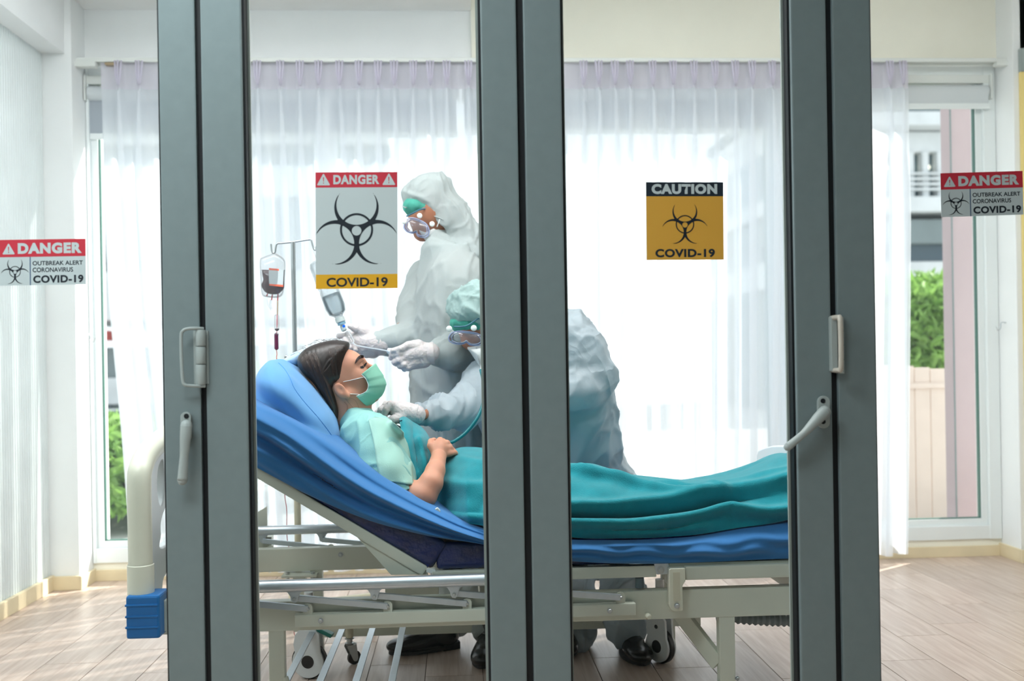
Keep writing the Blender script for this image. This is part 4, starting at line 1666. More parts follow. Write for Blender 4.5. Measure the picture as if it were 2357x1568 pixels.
for yy in (hy0, 2 * yc - hy0):
    zl = zat(330, 1374, hy0)
    lathe('sleeve', [(0.033, 0), (0.0365, 0.001), (0.0365, zc - zl), (0.0345, zc - zl + 0.002)], (XH, yy, zl), (0, 0, 1), M_plas, hb, 24)
    s = 1 if yy < yc else -1
    yf = hy0 - 0.045
    zz0, zz1 = zat(325, 1472, yf), zat(325, 1372, yf)
    bx_0, bx_1 = P(289, 1420, yf).x, P(367, 1420, yf).x
    bb = box('corner_bumper', (bx_0, yy - 0.045, zz0), (bx_1, yy + 0.05, zz1), M_blueplas, bed, 0.012, 4)
    for q in (0.27, 0.52, 0.78):
        zq = zz0 + (zz1 - zz0) * q
        box('bumper_rib', (bx_0 - 0.0015, yy - 0.0475, zq - 0.003), (bx_1 - 0.004, yy + 0.052, zq + 0.003), M_blueplas, bb, 0.0025)
    box('headboard_mount', (bx_1 - 0.01, yy, zz0 + 0.008), (bx_1 + 0.12, yy + 0.045, zz1 - 0.025), M_cream, bed, 0.003)
    prism('mount_web', [(bx_1 + 0.0, yy + 0.02, zz1 - 0.03), (bx_1 + 0.1, yy + 0.02, zz1 - 0.03), (bx_1 + 0.1, yy + 0.02, zz1 + 0.09), (bx_1 + 0.05, yy + 0.02, zz1 + 0.06)], (0, 0.01, 0), M_cream, bed, 0.002)
    bolt((bx_1 + 0.02, yy + 0.02, zz1 - 0.024), 0.006, bed, d=(0, 0, 1))

# ---------------- footboard at the far right end
XFB = P(1741, 1060, hy1).x + 0.02
fzt = zat(1745, 1034, hy1)
sh = [(hy0, 0.42), (hy0, 0.6), (hy0, fzt - 0.06), (hy0 + 0.015, fzt - 0.02), (hy0 + 0.06, fzt), (hy0 + 0.25, fzt + 0.03), (yc, fzt + 0.04), (hy1 - 0.25, fzt + 0.03), (hy1 - 0.06, fzt), (hy1 - 0.015, fzt - 0.02),
      (hy1, fzt - 0.06), (hy1, 0.6), (hy1, 0.42), (yc, 0.44)]
ho = []
for f in (lambda y: y, lambda y: 2 * yc - y):
    ho.append([(f(hy1 - 0.085), fzt - 0.06), (f(hy1 - 0.085), fzt - 0.03), (f(hy1 - 0.1), fzt - 0.02), (f(hy1 - 0.19), fzt - 0.015), (f(hy1 - 0.205), fzt - 0.025), (f(hy1 - 0.205), fzt - 0.055), (f(hy1 - 0.19), fzt - 0.065)])
fb = board('footboard', XFB, 0, hy0, hy1, 0, 0, M_plasw, bed, sh, ho, 0.04)

# ------------------------------------------------------------------ mattress, sheet
M_navy = mat('navy_vinyl', (8, 30, 86), 0.2, noise=0.25, nscale=14, bump=0.7, bscale=38, spec=0.5, coat=0.25, stretch=(1, 1, 1))
M_sheet = mat('blue_sheet', (46, 116, 178), 0.85, noise=0.04, nscale=10, sheen=0.2)
mt = thing('mattress', 'navy vinyl mattress folded up with backrest, below blue sheet', 'mattress', (0, 3.35, zs))
zfl = zat(1400, 1305, NB) + 0.002
ztf = zat(1400, 1238, NB)
th = ztf - zfl
hinge = Vector((P(1000, 1300, NB).x, 0, zfl))
Lb = 0.80
for nm, sgn in (('back_section', 0), ('foot_section', 1)):
    bm = bmesh.new()
    if sgn:
        bm_box(bm, (hinge.x + 0.005, NB + 0.012, zfl), (x_f - 0.05, FB + 0.03, ztf - 0.004), 0.018, 3)
        for v in bm.verts:
            pass
        from_bm(nm, bm, M_navy, mt, True)
    else:
        bm_box(bm, (-Lb, NB + 0.006, 0.0), (0.0, FB + 0.03, th + 0.004), 0.018, 3)
        bmesh.ops.transform(bm, matrix=Matrix.Translation((P(994, 1313, NB).x, 0, P(994, 1313, NB).z)) @ Matrix.Rotation(slope, 4, 'Y'), verts=bm.verts)
        from_bm(nm, bm, M_navy, mt, True)
prism('seam_flap', [P(x, y, NB + 0.008) for x, y in ((990, 1262), (1002, 1270), (999, 1285), (984, 1308), (981, 1305), (992, 1285))], (0, 0.006, 0), M_navy, mt, 0.001)
prism('care_label', [P(x, y, NB + 0.006) for x, y in ((982, 1308), (1001, 1311), (1003, 1316), (990, 1320), (981, 1317))], (0, 0.002, 0), M_white, mt)

# the sheet: near edge hangs loosely; sections follow the mattress
top_n = [(530, 905), (572, 925), (660, 965), (760, 1022), (860, 1085), (960, 1145), (1050, 1192), (1125, 1220), (1220, 1234), (1310, 1240), (1400, 1240), (1500, 1238), (1600, 1232), (1700, 1215), (1828, 1196), (1920, 1196)]
bot_n = [(530, 1040), (575, 1066), (640, 1102), (700, 1135), (780, 1172), (860, 1203), (930, 1222), (1000, 1238), (1070, 1247), (1125, 1256), (1220, 1285), (1310, 1293), (1400, 1298), (1500, 1299), (1600, 1296), (1700, 1291), (1828, 1286), (1920, 1286)]
N, M_ = 260, 56
pxs = np.linspace(500, 1905, N)
yt = np.interp(pxs, [a[0] for a in top_n], [a[1] for a in top_n])
yb2 = np.interp(pxs, [a[0] for a in bot_n], [a[1] for a in bot_n])
ker = np.hanning(19)
ker /= ker.sum()
yt = np.convolve(np.pad(yt, 9, 'edge'), ker, 'valid')
yb2 = np.convolve(np.pad(yb2, 9, 'edge'), ker, 'valid')
G = np.zeros((M_, N, 3))
Yedge = NB - 0.004
far_rows = 20
for j in range(N):
    pt = P(pxs[j], yt[j], NB + 0.03)
    pb = P(pxs[j], yb2[j], Yedge - 0.006)
    u = (pxs[j] - 500) / 1405
    for i in range(M_):
        if i < M_ - far_rows:
            v = i / (M_ - far_rows - 1)          # 0 bottom hem, 1 top edge
            # long diagonal folds running down the incline
            fx = pxs[j]
            ph = v * 5.2 + 0.004 * fx
            inc = 1 / (1 + math.exp((fx - 1150) / 60))
            fold = 0.021 * (math.sin(ph * 2.1 + 0.8 * math.sin(fx * 0.011)) + 0.5 * math.sin(ph * 4.6 + 1.3 + 0.9 * math.sin(fx * 0.017))) * inc
            fold += (1 - inc) * 0.006 * (math.sin(v * 7 + 0.9 * math.sin(fx * 0.02) + fx * 0.006) + 0.7 * math.sin(v * 15 + fx * 0.013 + math.sin(fx * 0.05)))
            fold *= min(1, v * 4) * min(1, (1 - v) * 5)
            z = pb.z + (pt.z - pb.z) * v
            bulge = math.sin(v * PI) * 0.018
            top = max(0, (v - 0.8) / 0.2)
            y = Yedge - bulge - fold + 0.034 * top * top
            G[i, j] = (pt.x, y - 0.004, z)
        else:
            w = (i - (M_ - far_rows) + 1) / far_rows
            y = NB + 0.03 + (FB + 0.03 - NB - 0.03) * w
            z = pt.z + 0.004 * math.sin(w * 23 + j * 0.05) * math.sin(w * PI) + (0.008 + 0.03 * math.sin(w * 9 + j * 0.03) * (1 if pxs[j] < 900 else 0.2) * 0.15) * math.sin(w * PI)
            G[i, j] = (pt.x, y, z)
sheet = grid('bed_sheet', G, M_sheet, None)
sheet.modifiers.new('t', 'SOLIDIFY').thickness = 0.002
tag(sheet, 'medium blue bed sheet draped over raised mattress, hanging along near side', 'bed sheet')

# ------------------------------------------------------------------ patient
YP0 = 3.32


def N3(px, py, Y):
    return np.array(P(px, py, Y)[:])


def rp(r, Y):
    return r * Y / 2291.0


def chainpx(B, pts, k=None):
    """pts: (px, py, Y, radius px)"""
    B.chain([N3(x, y, Y) for x, y, Y, r in pts], [rp(r, Y) for x, y, Y, r in pts], k)
    return B


M_skin = mat('patient_skin', (208, 150, 124), 0.5, noise=0.06, nscale=9, bump=0.06, bscale=420, sss=0.25, spec=0.4)
M_hair = mat('dark_hair', (38, 27, 24), 0.42, noise=0.45, nscale=22, stretch=(1, 1, 1), spec=0.6)
M_brow = mat('brow_hair', (44, 30, 26), 0.7)
M_mint = mat('mint_gown_cloth', (150, 206, 200), 0.85, noise=0.04, nscale=14, bump=0.12, bscale=300, trans=0.12)
M_mask = mat('mint_mask', (150, 214, 190), 0.8, noise=0.03, trans=0.2, bump=0.08, bscale=400)
M_loop = mat('white_elastic', (235, 238, 236), 0.7)
M_teal = mat('teal_fleece', (0, 138, 150), 0.95, noise=0.07, nscale=40, bump=0.3, bscale=330, sheen=0.3)

HC = N3(788, 880, YP0)
PIT = math.radians(33)
ef = np.array([math.cos(PIT), 0, math.sin(PIT)])
eu = np.array([-math.sin(PIT), 0, math.cos(PIT)])
es = np.array([0, -1.0, 0])     # towards the camera
RH = np.stack([ef, es, eu], 1)


def HL(f, s, u):
    return HC + ef * f + es * s + eu * u


B = Blob(0.0035, 0.014)
B.ell(HL(-0.012, 0, 0.03), (0.094, 0.070, 0.088), RH)
B.ell(HL(0.045, 0, -0.03), (0.046, 0.052, 0.072), RH, 0.03)
B.ell(HL(0.052, 0, 0.035), (0.046, 0.058, 0.05), RH, 0.02)
B.ell(HL(0.062, 0, -0.094), (0.018, 0.02, 0.018), RH, 0.02)
for s in (1, -1):
    B.cap(HL(-0.002, 0.05 * s, -0.045), HL(0.058, 0.016 * s, -0.096), 0.017, 0.014, 0.02)
    B.ell(HL(0.062, 0.034 * s, -0.018), (0.026, 0.022, 0.024), RH, 0.022)
    B.cap(HL(0.086, 0.04 * s, 0.026), HL(0.094, 0.008 * s, 0.024), 0.008, 0.008, 0.016)
    B.ell(HL(0.1, 0.031 * s, 0.006), (0.013, 0.016, 0.0105), RH, 0.01, True)
    B.ell(HL(0.077, 0.031 * s, 0.006), (0.0145, 0.0165, 0.0135), RH, 0.003)
B.cap(HL(0.094, 0, 0.012), HL(0.114, 0, -0.024), 0.0075, 0.0085, 0.012)
B.ell(HL(0.116, 0, -0.028), (0.01, 0.009, 0.008), RH, 0.006)
for s in (1, -1):
    B.ell(HL(0.106, 0.011 * s, -0.031), (0.009, 0.006, 0.0065), RH, 0.005)
B.cap(HL(0.095, -0.014, -0.058), HL(0.095, 0.014, -0.058), 0.005, 0.005, 0.008)
B.cap(HL(0.093, -0.011, -0.07), HL(0.093, 0.011, -0.07), 0.006, 0.006, 0.008)
# neck and trunk lying back on the raised section
B.cap(HL(-0.03, 0, -0.03), N3(818, 985, YP0), 0.052, 0.06, 0.03)
B.cap(HL(0.0, 0, -0.06), N3(826, 975, YP0), 0.045, 0.05, 0.03)
for (x, y, w, r) in ((852, 1022, 0.14, 44), (885, 1045, 0.13, 46), (945, 1095, 0.10, 50), (1030, 1130, 0.10, 50), (1110, 1140, 0.12, 54)):
    B.cap(N3(x, y, YP0 - w), N3(x, y, YP0 + w), rp(r, 3.3), rp(r, 3.3), 0.05)
for s in (-1, 1):
    Yl = YP0 + 0.1 * s
    chainpx(B, [(1130, 1150, Yl, 56), (1300, 1150, Yl, 46), (1420, 1155, Yl, 38), (1560, 1178, Yl, 36), (1740, 1188, Yl, 26), (1795, 1165, Yl, 22), (1822, 1110, Yl + 0.03 * s, 15)], 0.02)
# near arm
arm = [(868, 1030, 3.13, 40), (893, 1082, 3.07, 35), (925, 1134, 3.03, 33), (974, 1140, 3.0, 30)]
chainpx(B, arm, 0.02)
chainpx(B, [(976, 1140, 3.0, 30), (992, 1112, 3.01, 26.5), (1002, 1084, 3.04, 21.5), (1010, 1052, 3.10, 17.5)], 0.012)
chainpx(B, [(1010, 1052, 3.12, 17), (1010, 1036, 3.135, 17.5), (1013, 1026, 3.15, 16)], 0.01)
for pts in ([(1006, 1036, 3.13, 12), (1023, 1034, 3.14, 12)],
            [(1004, 1044, 3.12, 10), (992, 1026, 3.135, 9), (992, 1017, 3.16, 7.5), (999, 1014, 3.19, 7)],
            [(1007, 1026, 3.14, 10), (1013, 1015, 3.16, 8.5), (1020, 1017, 3.2, 7.5), (1022, 1030, 3.23, 7)],
            [(1018, 1028, 3.14, 10), (1028, 1021, 3.155, 8.5), (1034, 1028, 3.19, 7.5), (1034, 1042, 3.21, 7)],
            [(1022, 1036, 3.14, 9), (1035, 1031, 3.15, 8), (1042, 1038, 3.175, 7), (1043, 1050, 3.19, 6.5)],
            [(1022, 1046, 3.13, 9), (1036, 1044, 3.14, 7.2), (1047, 1042, 3.155, 6), (1050, 1044, 3.17, 5.5)]):
    chainpx(B, pts, 0.004)
# far arm
chainpx(B, [(868, 1030, 3.51, 40), (920, 1085, 3.55, 32), (975, 1118, 3.52, 28), (1020, 1085, 3.4, 18), (1030, 1072, 3.33, 16)], 0.02)
# ears
for s in (1, -1):
    B.ell(HL(-0.013, 0.073 * s, -0.022), (0.0185, 0.0075, 0.0285), RH, 0.004)
    B.ell(HL(-0.004, 0.072 * s, -0.047), (0.009, 0.006, 0.011), RH, 0.006)
    B.ell(HL(-0.009, 0.0835 * s, -0.018), (0.0095, 0.008, 0.0165), RH, 0.004, True)
patient = B.mesh('person', M_skin, relax=2)
tag(patient, 'person lying on the bed with dark hair, mint mask and closed eyes', 'person')
bvh_body = BVHTree.FromPolygons([v.co.copy() for v in patient.data.vertices], [tuple(p.vertices) for p in patient.data.polygons])


def onto(bvh, px, py, lift=0.0, fallbackY=3.26):
    d = (P(px, py, 3.0) - cam_loc).normalized()
    hit, nrm, idx, dist = bvh.ray_cast(cam_loc, d)
    if hit is None:
        return P(px, py, fallbackY)
    return hit - d * lift


# eyebrow, lash line, lid crease
def strip(name, top, bot, bvh, m, parent, lift=0.0012, sub=6):
    a = [onto(bvh, *p, lift) for p in densify(top, sub)]
    c = [onto(bvh, *p, lift) for p in densify(bot, sub)]
    return grid(name, np.array([[v[:] for v in a], [v[:] for v in c]]), m, parent)


def densify(pts, sub):
    q = smooth_path([Vector((x, y, 0)) for x, y in pts], sub)
    return [(v.x, v.y) for v in q]


M_lash = mat('lash_black', (16, 12, 12), 0.6)
strip('eyebrow', [(816.5, 837), (819.5, 827.5), (825.5, 819.8), (832, 817.6), (837, 818.5)], [(817.8, 837.6), (823.5, 830.5), (829, 826), (834, 824.6), (837.2, 824.5)], bvh_body, M_brow, patient, 0.0016)
strip('eyelash', [(829, 844), (834, 842.3), (838.5, 838.6), (843, 834)], [(829.5, 847), (835.5, 848), (841, 843), (844.8, 835.5)], bvh_body, M_lash, patient, 0.002)
strip('eyelid_crease', [(828, 836), (833, 831.5), (838, 829)], [(828.3, 836.7), (833.5, 832.4), (838.3, 829.8)], bvh_body, mat('lid_crease', (150, 98, 80), 0.6), patient, 0.001)
for k in range(9):
    t = k / 8
    x, y = 830.5 + 13 * t, 846 - 9.5 * t ** 1.4
    tube('lash_hair', [onto(bvh_body, x, y, 0.002), onto(bvh_body, x, y, 0.002) + Vector((0.004 * (0.3 + t), -0.002, -0.005 + 0.003 * t))], [0.0005, 0.0002], M_lash, patient, 4)

# hair: one mass with combed relief, strands laid over it
hair_out = [(803, 789), (801, 810), (799, 835), (798, 858), (796, 872), (789, 882), (781, 889), (776, 900), (779, 915), (783, 935), (786, 958), (778, 975),
            (766, 955), (748, 920), (722, 882), (697, 856), (687, 838), (689, 820), (703, 804), (728, 792), (760, 784), (785, 784)]


def hair_disp(G):
    V = G.reshape(-1, 3)
    ang = (V[:, 0] - HC[0]) * 0.8 + (V[:, 2] - HC[2]) * 0.35
    r = 0.0011 * np.sin(ang * 520 + 3 * vnoise(V * 18, 4)) + 0.003 * vnoise(V * np.array([45, 30, 14]), 6)
    w = np.clip((np.abs(V[:, 1] - YP0) - 0.02) / 0.03, 0, 1)
    V = V.copy()
    V[:, 1] += np.sign(V[:, 1] - YP0) * r * w
    return V.reshape(G.shape)


hair = puff('hair', hair_out, YP0, 0.09, 2.6, M_hair, patient, rows=33, disp=hair_disp, sub=8, center=(750, 860))
bvh_h = BVHTree.FromPolygons([v.co.copy() for v in hair.data.vertices], [tuple(p.vertices) for p in hair.data.polygons])
Ttop = densify([(802, 789), (785, 785), (762, 785), (738, 790), (712, 801), (691, 822)], 10)
Tbot = densify([(797, 868), (784, 888), (779, 925), (779, 960), (752, 922), (708, 866)], 10)
bm = bmesh.new()
for k in range(620):
    a = rng.rand()
    i = a * (len(Ttop) - 1)
    t0 = Ttop[int(i)]
    b0 = Tbot[min(len(Tbot) - 1, max(0, int(i + rng.uniform(-3, 3))))]
    bend = rng.uniform(5, 12) * (0.3 + a)
    pts = []
    for q in range(9):
        v = q / 8
        v2 = v * rng.uniform(0.97, 1.0) if q == 8 else v
        x = t0[0] + (b0[0] - t0[0]) * v2 + bend * math.sin(v2 * PI) * (0.5 if a < 0.35 else -0.25) * (1 if a > 0.1 else 0.1)
        y = t0[1] + (b0[1] - t0[1]) * v2
        pts.append(onto(bvh_h, x + rng.uniform(-0.4, 0.4), y, 0.0006 + 0.0012 * rng.rand(), 3.27))
    ok = all((p1 - p2).length < 0.05 for p1, p2 in zip(pts, pts[1:]))
    if ok:
        bm_tube(bm, pts, [0.0006] * 8 + [0.0003], 3, cap=False)
strands = from_bm('hair_strands', bm, mat('hair_strand', (60, 42, 34), 0.4, spec=0.7), hair, True)
strands['kind'] = 'stuff'
# flyaway hairs at crown and nape
bm = bmesh.new()
for k in range(60):
    i = rng.uniform(8, 50)
    t0 = Ttop[int(min(i, len(Ttop) - 1))]
    p = P(t0[0], t0[1] + 3, YP0 + rng.uniform(-0.05, 0.05))
    q = P(t0[0] + rng.uniform(-14, 4), t0[1] - rng.uniform(2, 7), p.y)
    r_ = P(t0[0] + rng.uniform(-28, -6), t0[1] + rng.uniform(-4, 4), p.y)
    bm_tube(bm, smooth_path([p, q, r_], 4), 0.00025, 3, cap=False)
for (a, b_, c_) in (((800, 915), (818, 922), (828, 945)), ((795, 918), (812, 938), (826, 952)), ((792, 925), (800, 935), (797, 950))):
    pts = [onto(bvh_body, *p, 0.001) for p in densify([a, b_, c_], 4)]
    bm_tube(bm, pts, 0.0003, 3, cap=False)
fly = from_bm('loose_hairs', bm, MATS['hair_strand'], hair, True)
fly['kind'] = 'stuff'

# face mask
Redge = densify([(864, 837.5), (877, 858), (886, 875), (887.5, 889), (881, 906), (868, 921), (848.5, 936)], 5)
Ledge = densify([(836, 861), (844, 869), (850.5, 881), (851, 891), (846.5, 900), (837, 905), (824.5, 910.5)], 5)
rows = []
for i, (Lp, Rp) in enumerate(zip(Ledge, Redge)):
    v = i / (len(Ledge) - 1)
    row = []
    pl = 0.0022 * (((v * 4.0) % 1.0) - 0.5) if 0.12 < v < 0.88 else 0
    for k in range(25):
        th = PI * k / 24
        a = P(Lp[0], Lp[1], YP0)
        c = P(Rp[0], Rp[1], YP0)
        s_ = math.sin(th) ** 0.9
        p = a + (c - a) * s_
        rad = Vector((ef[0], 0, ef[2]))
        row.append((p.x + rad.x * pl * (0.3 + s_), YP0 - (0.063 + pl) * math.cos(th), p.z + rad.z * pl))
    rows.append(row)
mask = grid('face_mask', np.array(rows), M_mask, patient)
mask.modifiers.new('t', 'SOLIDIFY').thickness = 0.0015
# stitched bands along top and bottom of the mask, pleat lines
M_line = mat('mask_seam', (120, 176, 160), 0.8)
A = np.array(rows)
for (r1, r2) in ((1, 2), (4, 5)):
    pass
for idx, off in ((1, 0.3), (2, 0.1), (len(rows) - 2, 0.3), (len(rows) - 3, 0.1)):
    pts = [Vector(q) + Vector((0.0006, -0.0012 if q[1] < YP0 else 0.0012, 0)) for q in A[idx]]
    tube('mask_seam', pts, 0.00045, M_line, mask, 5)
edge = [Vector(A[i][0]) + Vector((0, -0.001, 0)) for i in range(len(rows))]
tube('mask_binding', edge, 0.0011, M_loop, mask, 6)
for pts in ([(838, 868), (826, 871), (805, 876), (790, 879)], [(829, 908), (818, 907.5), (806, 907)]):
    q = [onto(bvh_body, *p, 0.002) for p in densify(pts, 4)]
    q[0] = Vector(A[5 if pts[0][1] < 880 else -3][0])
    tube('ear_loop', q, 0.0013, M_loop, mask, 6)

# gown: trunk plus short near sleeve
g = Blob(0.005, 0.03)
for (x, y, w, r) in ((836, 998, 0.11, 47), (858, 1018, 0.15, 54), (884, 1044, 0.135, 58), (905, 1080, 0.10, 56)):
    g.cap(N3(x, y, YP0 - w), N3(x, y, YP0 + w), rp(r, 3.3), rp(r, 3.3), 0.05)
chainpx(g, [(866, 1010, 3.14, 46), (878, 1055, 3.09, 50), (893, 1095, 3.055, 54), (918, 1145, 3.03, 52)], 0.03)
chainpx(g, [(868, 1012, 3.5, 46), (905, 1085, 3.55, 46)], 0.03)
g.ell(HL(-0.035, 0, -0.115), (0.06, 0.065, 0.05), RH, 0.03)
p1, p2 = N3(878, 1153, 3.06), N3(952, 1116, 3.06)
hd = p2 - p1
hn = np.array([-hd[2], 0, hd[0]])
hn /= np.linalg.norm(hn)
if hn[2] < 0:
    hn = -hn


def gown_clip(V):
    near = V[:, 1] < 3.17
    above = (V - p1) @ hn > 0
    q = N3(968, 1000, 3.3)
    return np.where(near, above, V[:, 0] < q[0] + 0.05)


def gown_disp(V, N):
    V = folds(0.004, 9, 12, (1, 1, 1))(V, N)
    return V


gown = g.mesh('hospital_gown', M_mint, patient, clip=gown_clip, relax=3, disp=gown_disp)
gown.modifiers.new('t', 'SOLIDIFY').thickness = 0.002
bvh_g = BVHTree.FromPolygons([v.co.copy() for v in gown.data.vertices], [tuple(p.vertices) for p in gown.data.polygons])
# sleeve flap lying over the front, with its own hem
fl_top = densify([(862, 960), (895, 966), (920, 985), (935, 1005), (943, 1040), (949, 1080), (951, 1117)], 5)
fl_bot = densify([(848, 968), (856, 1000), (862, 1030), (866, 1060), (870, 1082), (876, 1104), (882, 1106)], 5)
rows = []
for a, b_ in zip(fl_bot, fl_top):
    row = []
    for k in range(15):
        t = k / 14
        x, y = a[0] + (b_[0] - a[0]) * t, a[1] + (b_[1] - a[1]) * t
        lift = 0.006 + 0.004 * math.sin(y * 0.07 + t * 5) * math.sin(t * PI)
        p = onto(bvh_g, x, y, lift, 3.05)
        row.append([p.x, min(p.y, 3.2 if y < 1000 else 3.12), p.z])
    rows.append(row)
A = np.array(rows)
for it in range(6):
    A[1:-1, 1:-1] = (A[:-2, 1:-1] + A[2:, 1:-1] + A[1:-1, :-2] + A[1:-1, 2:]) / 4
flap = grid('sleeve_flap', A, mat('pale_mint_cloth', (170, 216, 204), 0.85, noise=0.03, bump=0.12, bscale=300, trans=0.12), gown)
flap.modifiers.new('t', 'SOLIDIFY').thickness = 0.002

# ------------------------------------------------------------------ pillow(s)
M_pil = mat('light_blue_pillowcase', (96, 158, 214), 0.8, noise=0.04, nscale=8, sheen=0.2)
pil_out = [(597, 892), (602, 868), (614, 846), (630, 830), (644, 829), (662, 836), (688, 850), (715, 875), (745, 905), (768, 935), (780, 960), (790, 1000), (803, 1045), (824, 1088),
           (800, 1080), (760, 1060), (715, 1028), (668, 992), (628, 950), (604, 920)]


def pil_disp(G):
    V = G.reshape(-1, 3).copy()
    ax_ = np.array([0.6, 0, -0.8])
    w = np.clip(1 - np.abs((V[:, 1] - YP0) / 0.34) ** 6, 0, 1)
    q = V[:, 0] * 0.55 + V[:, 2] * 0.83
    r = 0.015 * np.sin(q * 30 + 1.8 * np.sin((V[:, 0] - V[:, 2]) * 7)) + 0.008 * np.sin(q * 71 + 2 * vnoise(V * 5, 3))
    V[:, 1] += np.sign(V[:, 1] - YP0) * r * (np.abs(V[:, 1] - YP0) > 0.08)
    V += 0.004 * vnoise(V * 14, 9)[:, None]
    return V.reshape(G.shape)


pillow = puff('pillow', pil_out, YP0, 0.30, 3.2, M_pil, None, rows=41, disp=pil_disp, sub=8, center=(705, 955))
tag(pillow, 'plump light blue pillow propped behind patient, raised corner', 'pillow')
seam = [(641, 836), (655, 850), (668, 872), (678, 895), (700, 925), (735, 965), (765, 1005), (790, 1045), (812, 1080)]
bvh_p = BVHTree.FromPolygons([v.co.copy() for v in pillow.data.vertices], [tuple(p.vertices) for p in pillow.data.polygons])
tube('pillow_seam', [onto(bvh_p, x, y, 0.0) for x, y in densify(seam, 4)], 0.0016, mat('pillow_piping', (70, 140, 205), 0.8), pillow, 6)
p2o = [(655, 838), (668, 822), (690, 808), (716, 801), (724, 806), (722, 830), (700, 850), (675, 852)]
pil2 = puff('pillow', p2o, 3.5, 0.16, 2.6, mat('pale_striped_case', (186, 212, 236), 0.85, noise=0.05, nscale=30), None, rows=21, center=(690, 828))
tag(pil2, 'pale striped pillow corner peeking out behind dark hair', 'pillow')

# ------------------------------------------------------------------ blanket
def interp2(tab, n):
    q = smooth_path([Vector(t) for t in tab], 12)
    L = [0]
    for a, c in zip(q, q[1:]):
        L.append(L[-1] + abs(c.x - a.x) + 0.3 * abs(c.y - a.y))
    L = np.array(L) / L[-1]
    s = np.linspace(0, 1, n)
    return np.stack([np.interp(s, L, [v[i] for v in q]) for i in range(3)], 1)


NS = 300
sx = np.concatenate([np.linspace(0, 1, NS)])
topc = [(921, 968), (930, 966), (948, 978), (968, 990), (982, 1006), (990, 1024), (1010, 1041), (1040, 1040), (1062, 1036), (1090, 1037), (1120, 1041), (1200, 1060), (1310, 1074), (1370, 1074), (1430, 1092),
        (1480, 1104), (1560, 1110), (1640, 1105), (1700, 1090), (1760, 1064), (1803, 1048), (1830, 1052), (1860, 1080), (1890, 1120)]
botc = [(957, 1140), (962, 1160), (975, 1172), (990, 1180), (1005, 1188), (1015, 1192), (1030, 1196), (1050, 1199), (1070, 1203), (1095, 1207), (1120, 1211), (1210, 1224), (1310, 1236), (1370, 1238), (1430, 1238),
        (1480, 1237), (1560, 1234), (1640, 1224), (1700, 1216), (1760, 1206), (1803, 1197), (1830, 1190), (1860, 1186), (1890, 1184)]
q = np.linspace(0, len(topc) - 1, NS)
tp = smooth_path([Vector((*t, 0)) for t in topc], 12)
bp_ = smooth_path([Vector((*t, 0)) for t in botc], 12)
# uniform in x along the top curve
acc = [0]
for a, c in zip(tp, tp[1:]):
    acc.append(acc[-1] + (c - a).length)
acc = np.array(acc) / acc[-1]
ss = np.linspace(0, 1, NS)
TX = np.interp(ss, acc, [v.x for v in tp])
TY = np.interp(ss, acc, [v.y for v in tp])
BX = np.interp(ss, acc, [v.x for v in bp_])
BY = np.interp(ss, acc, [v.y for v in bp_])
ridges = [([(1180, 1060), (1310, 1086), (1400, 1102), (1500, 1132), (1580, 1146), (1700, 1146)], 0.034, 8, -1),
          ([(1400, 1090), (1540, 1121), (1680, 1144)], 0.022, 6, -1),
          ([(1130, 1178), (1310, 1172), (1460, 1165), (1600, 1151), (1700, 1133), (1850, 1100)], 0.036, 12, 1),
          ([(1130, 1200), (1310, 1206), (1430, 1209), (1530, 1203), (1610, 1188), (1670, 1174), (1700, 1177), (1760, 1181), (1850, 1172)], 0.042, 10, 1),
          ([(1590, 1148), (1680, 1122), (1760, 1098), (1850, 1080)], 0.018, 9, 1),
          ([(1030, 1056), (1075, 1062), (1130, 1075), (1200, 1085)], 0.012, 10, 1),
          ([(1015, 1112), (1060, 1120), (1130, 1118), (1220, 1112)], 0.014, 14, 1),
          ([(1005, 1182), (1060, 1190), (1130, 1196), (1220, 1210)], 0.02, 6, 1),
          ([(966, 1020), (974, 1050), (978, 1080), (975, 1120)], 0.014, 7, 1),
          ([(1330, 1225), (1450, 1228), (1560, 1222), (1640, 1210)], 0.012, 5, 1),
          ([(1310, 1190), (1450, 1188), (1600, 1170), (1660, 1158), (1800, 1140)], -0.03, 10, 1),
          ([(950, 1010), (958, 1050), (962, 1090)], -0.008, 8, 1)]
rd = [(np.array(densify(r[0], 10)), r[1], r[2]) for r in ridges]
MT = 64
G = np.zeros((MT + 26, NS, 3))
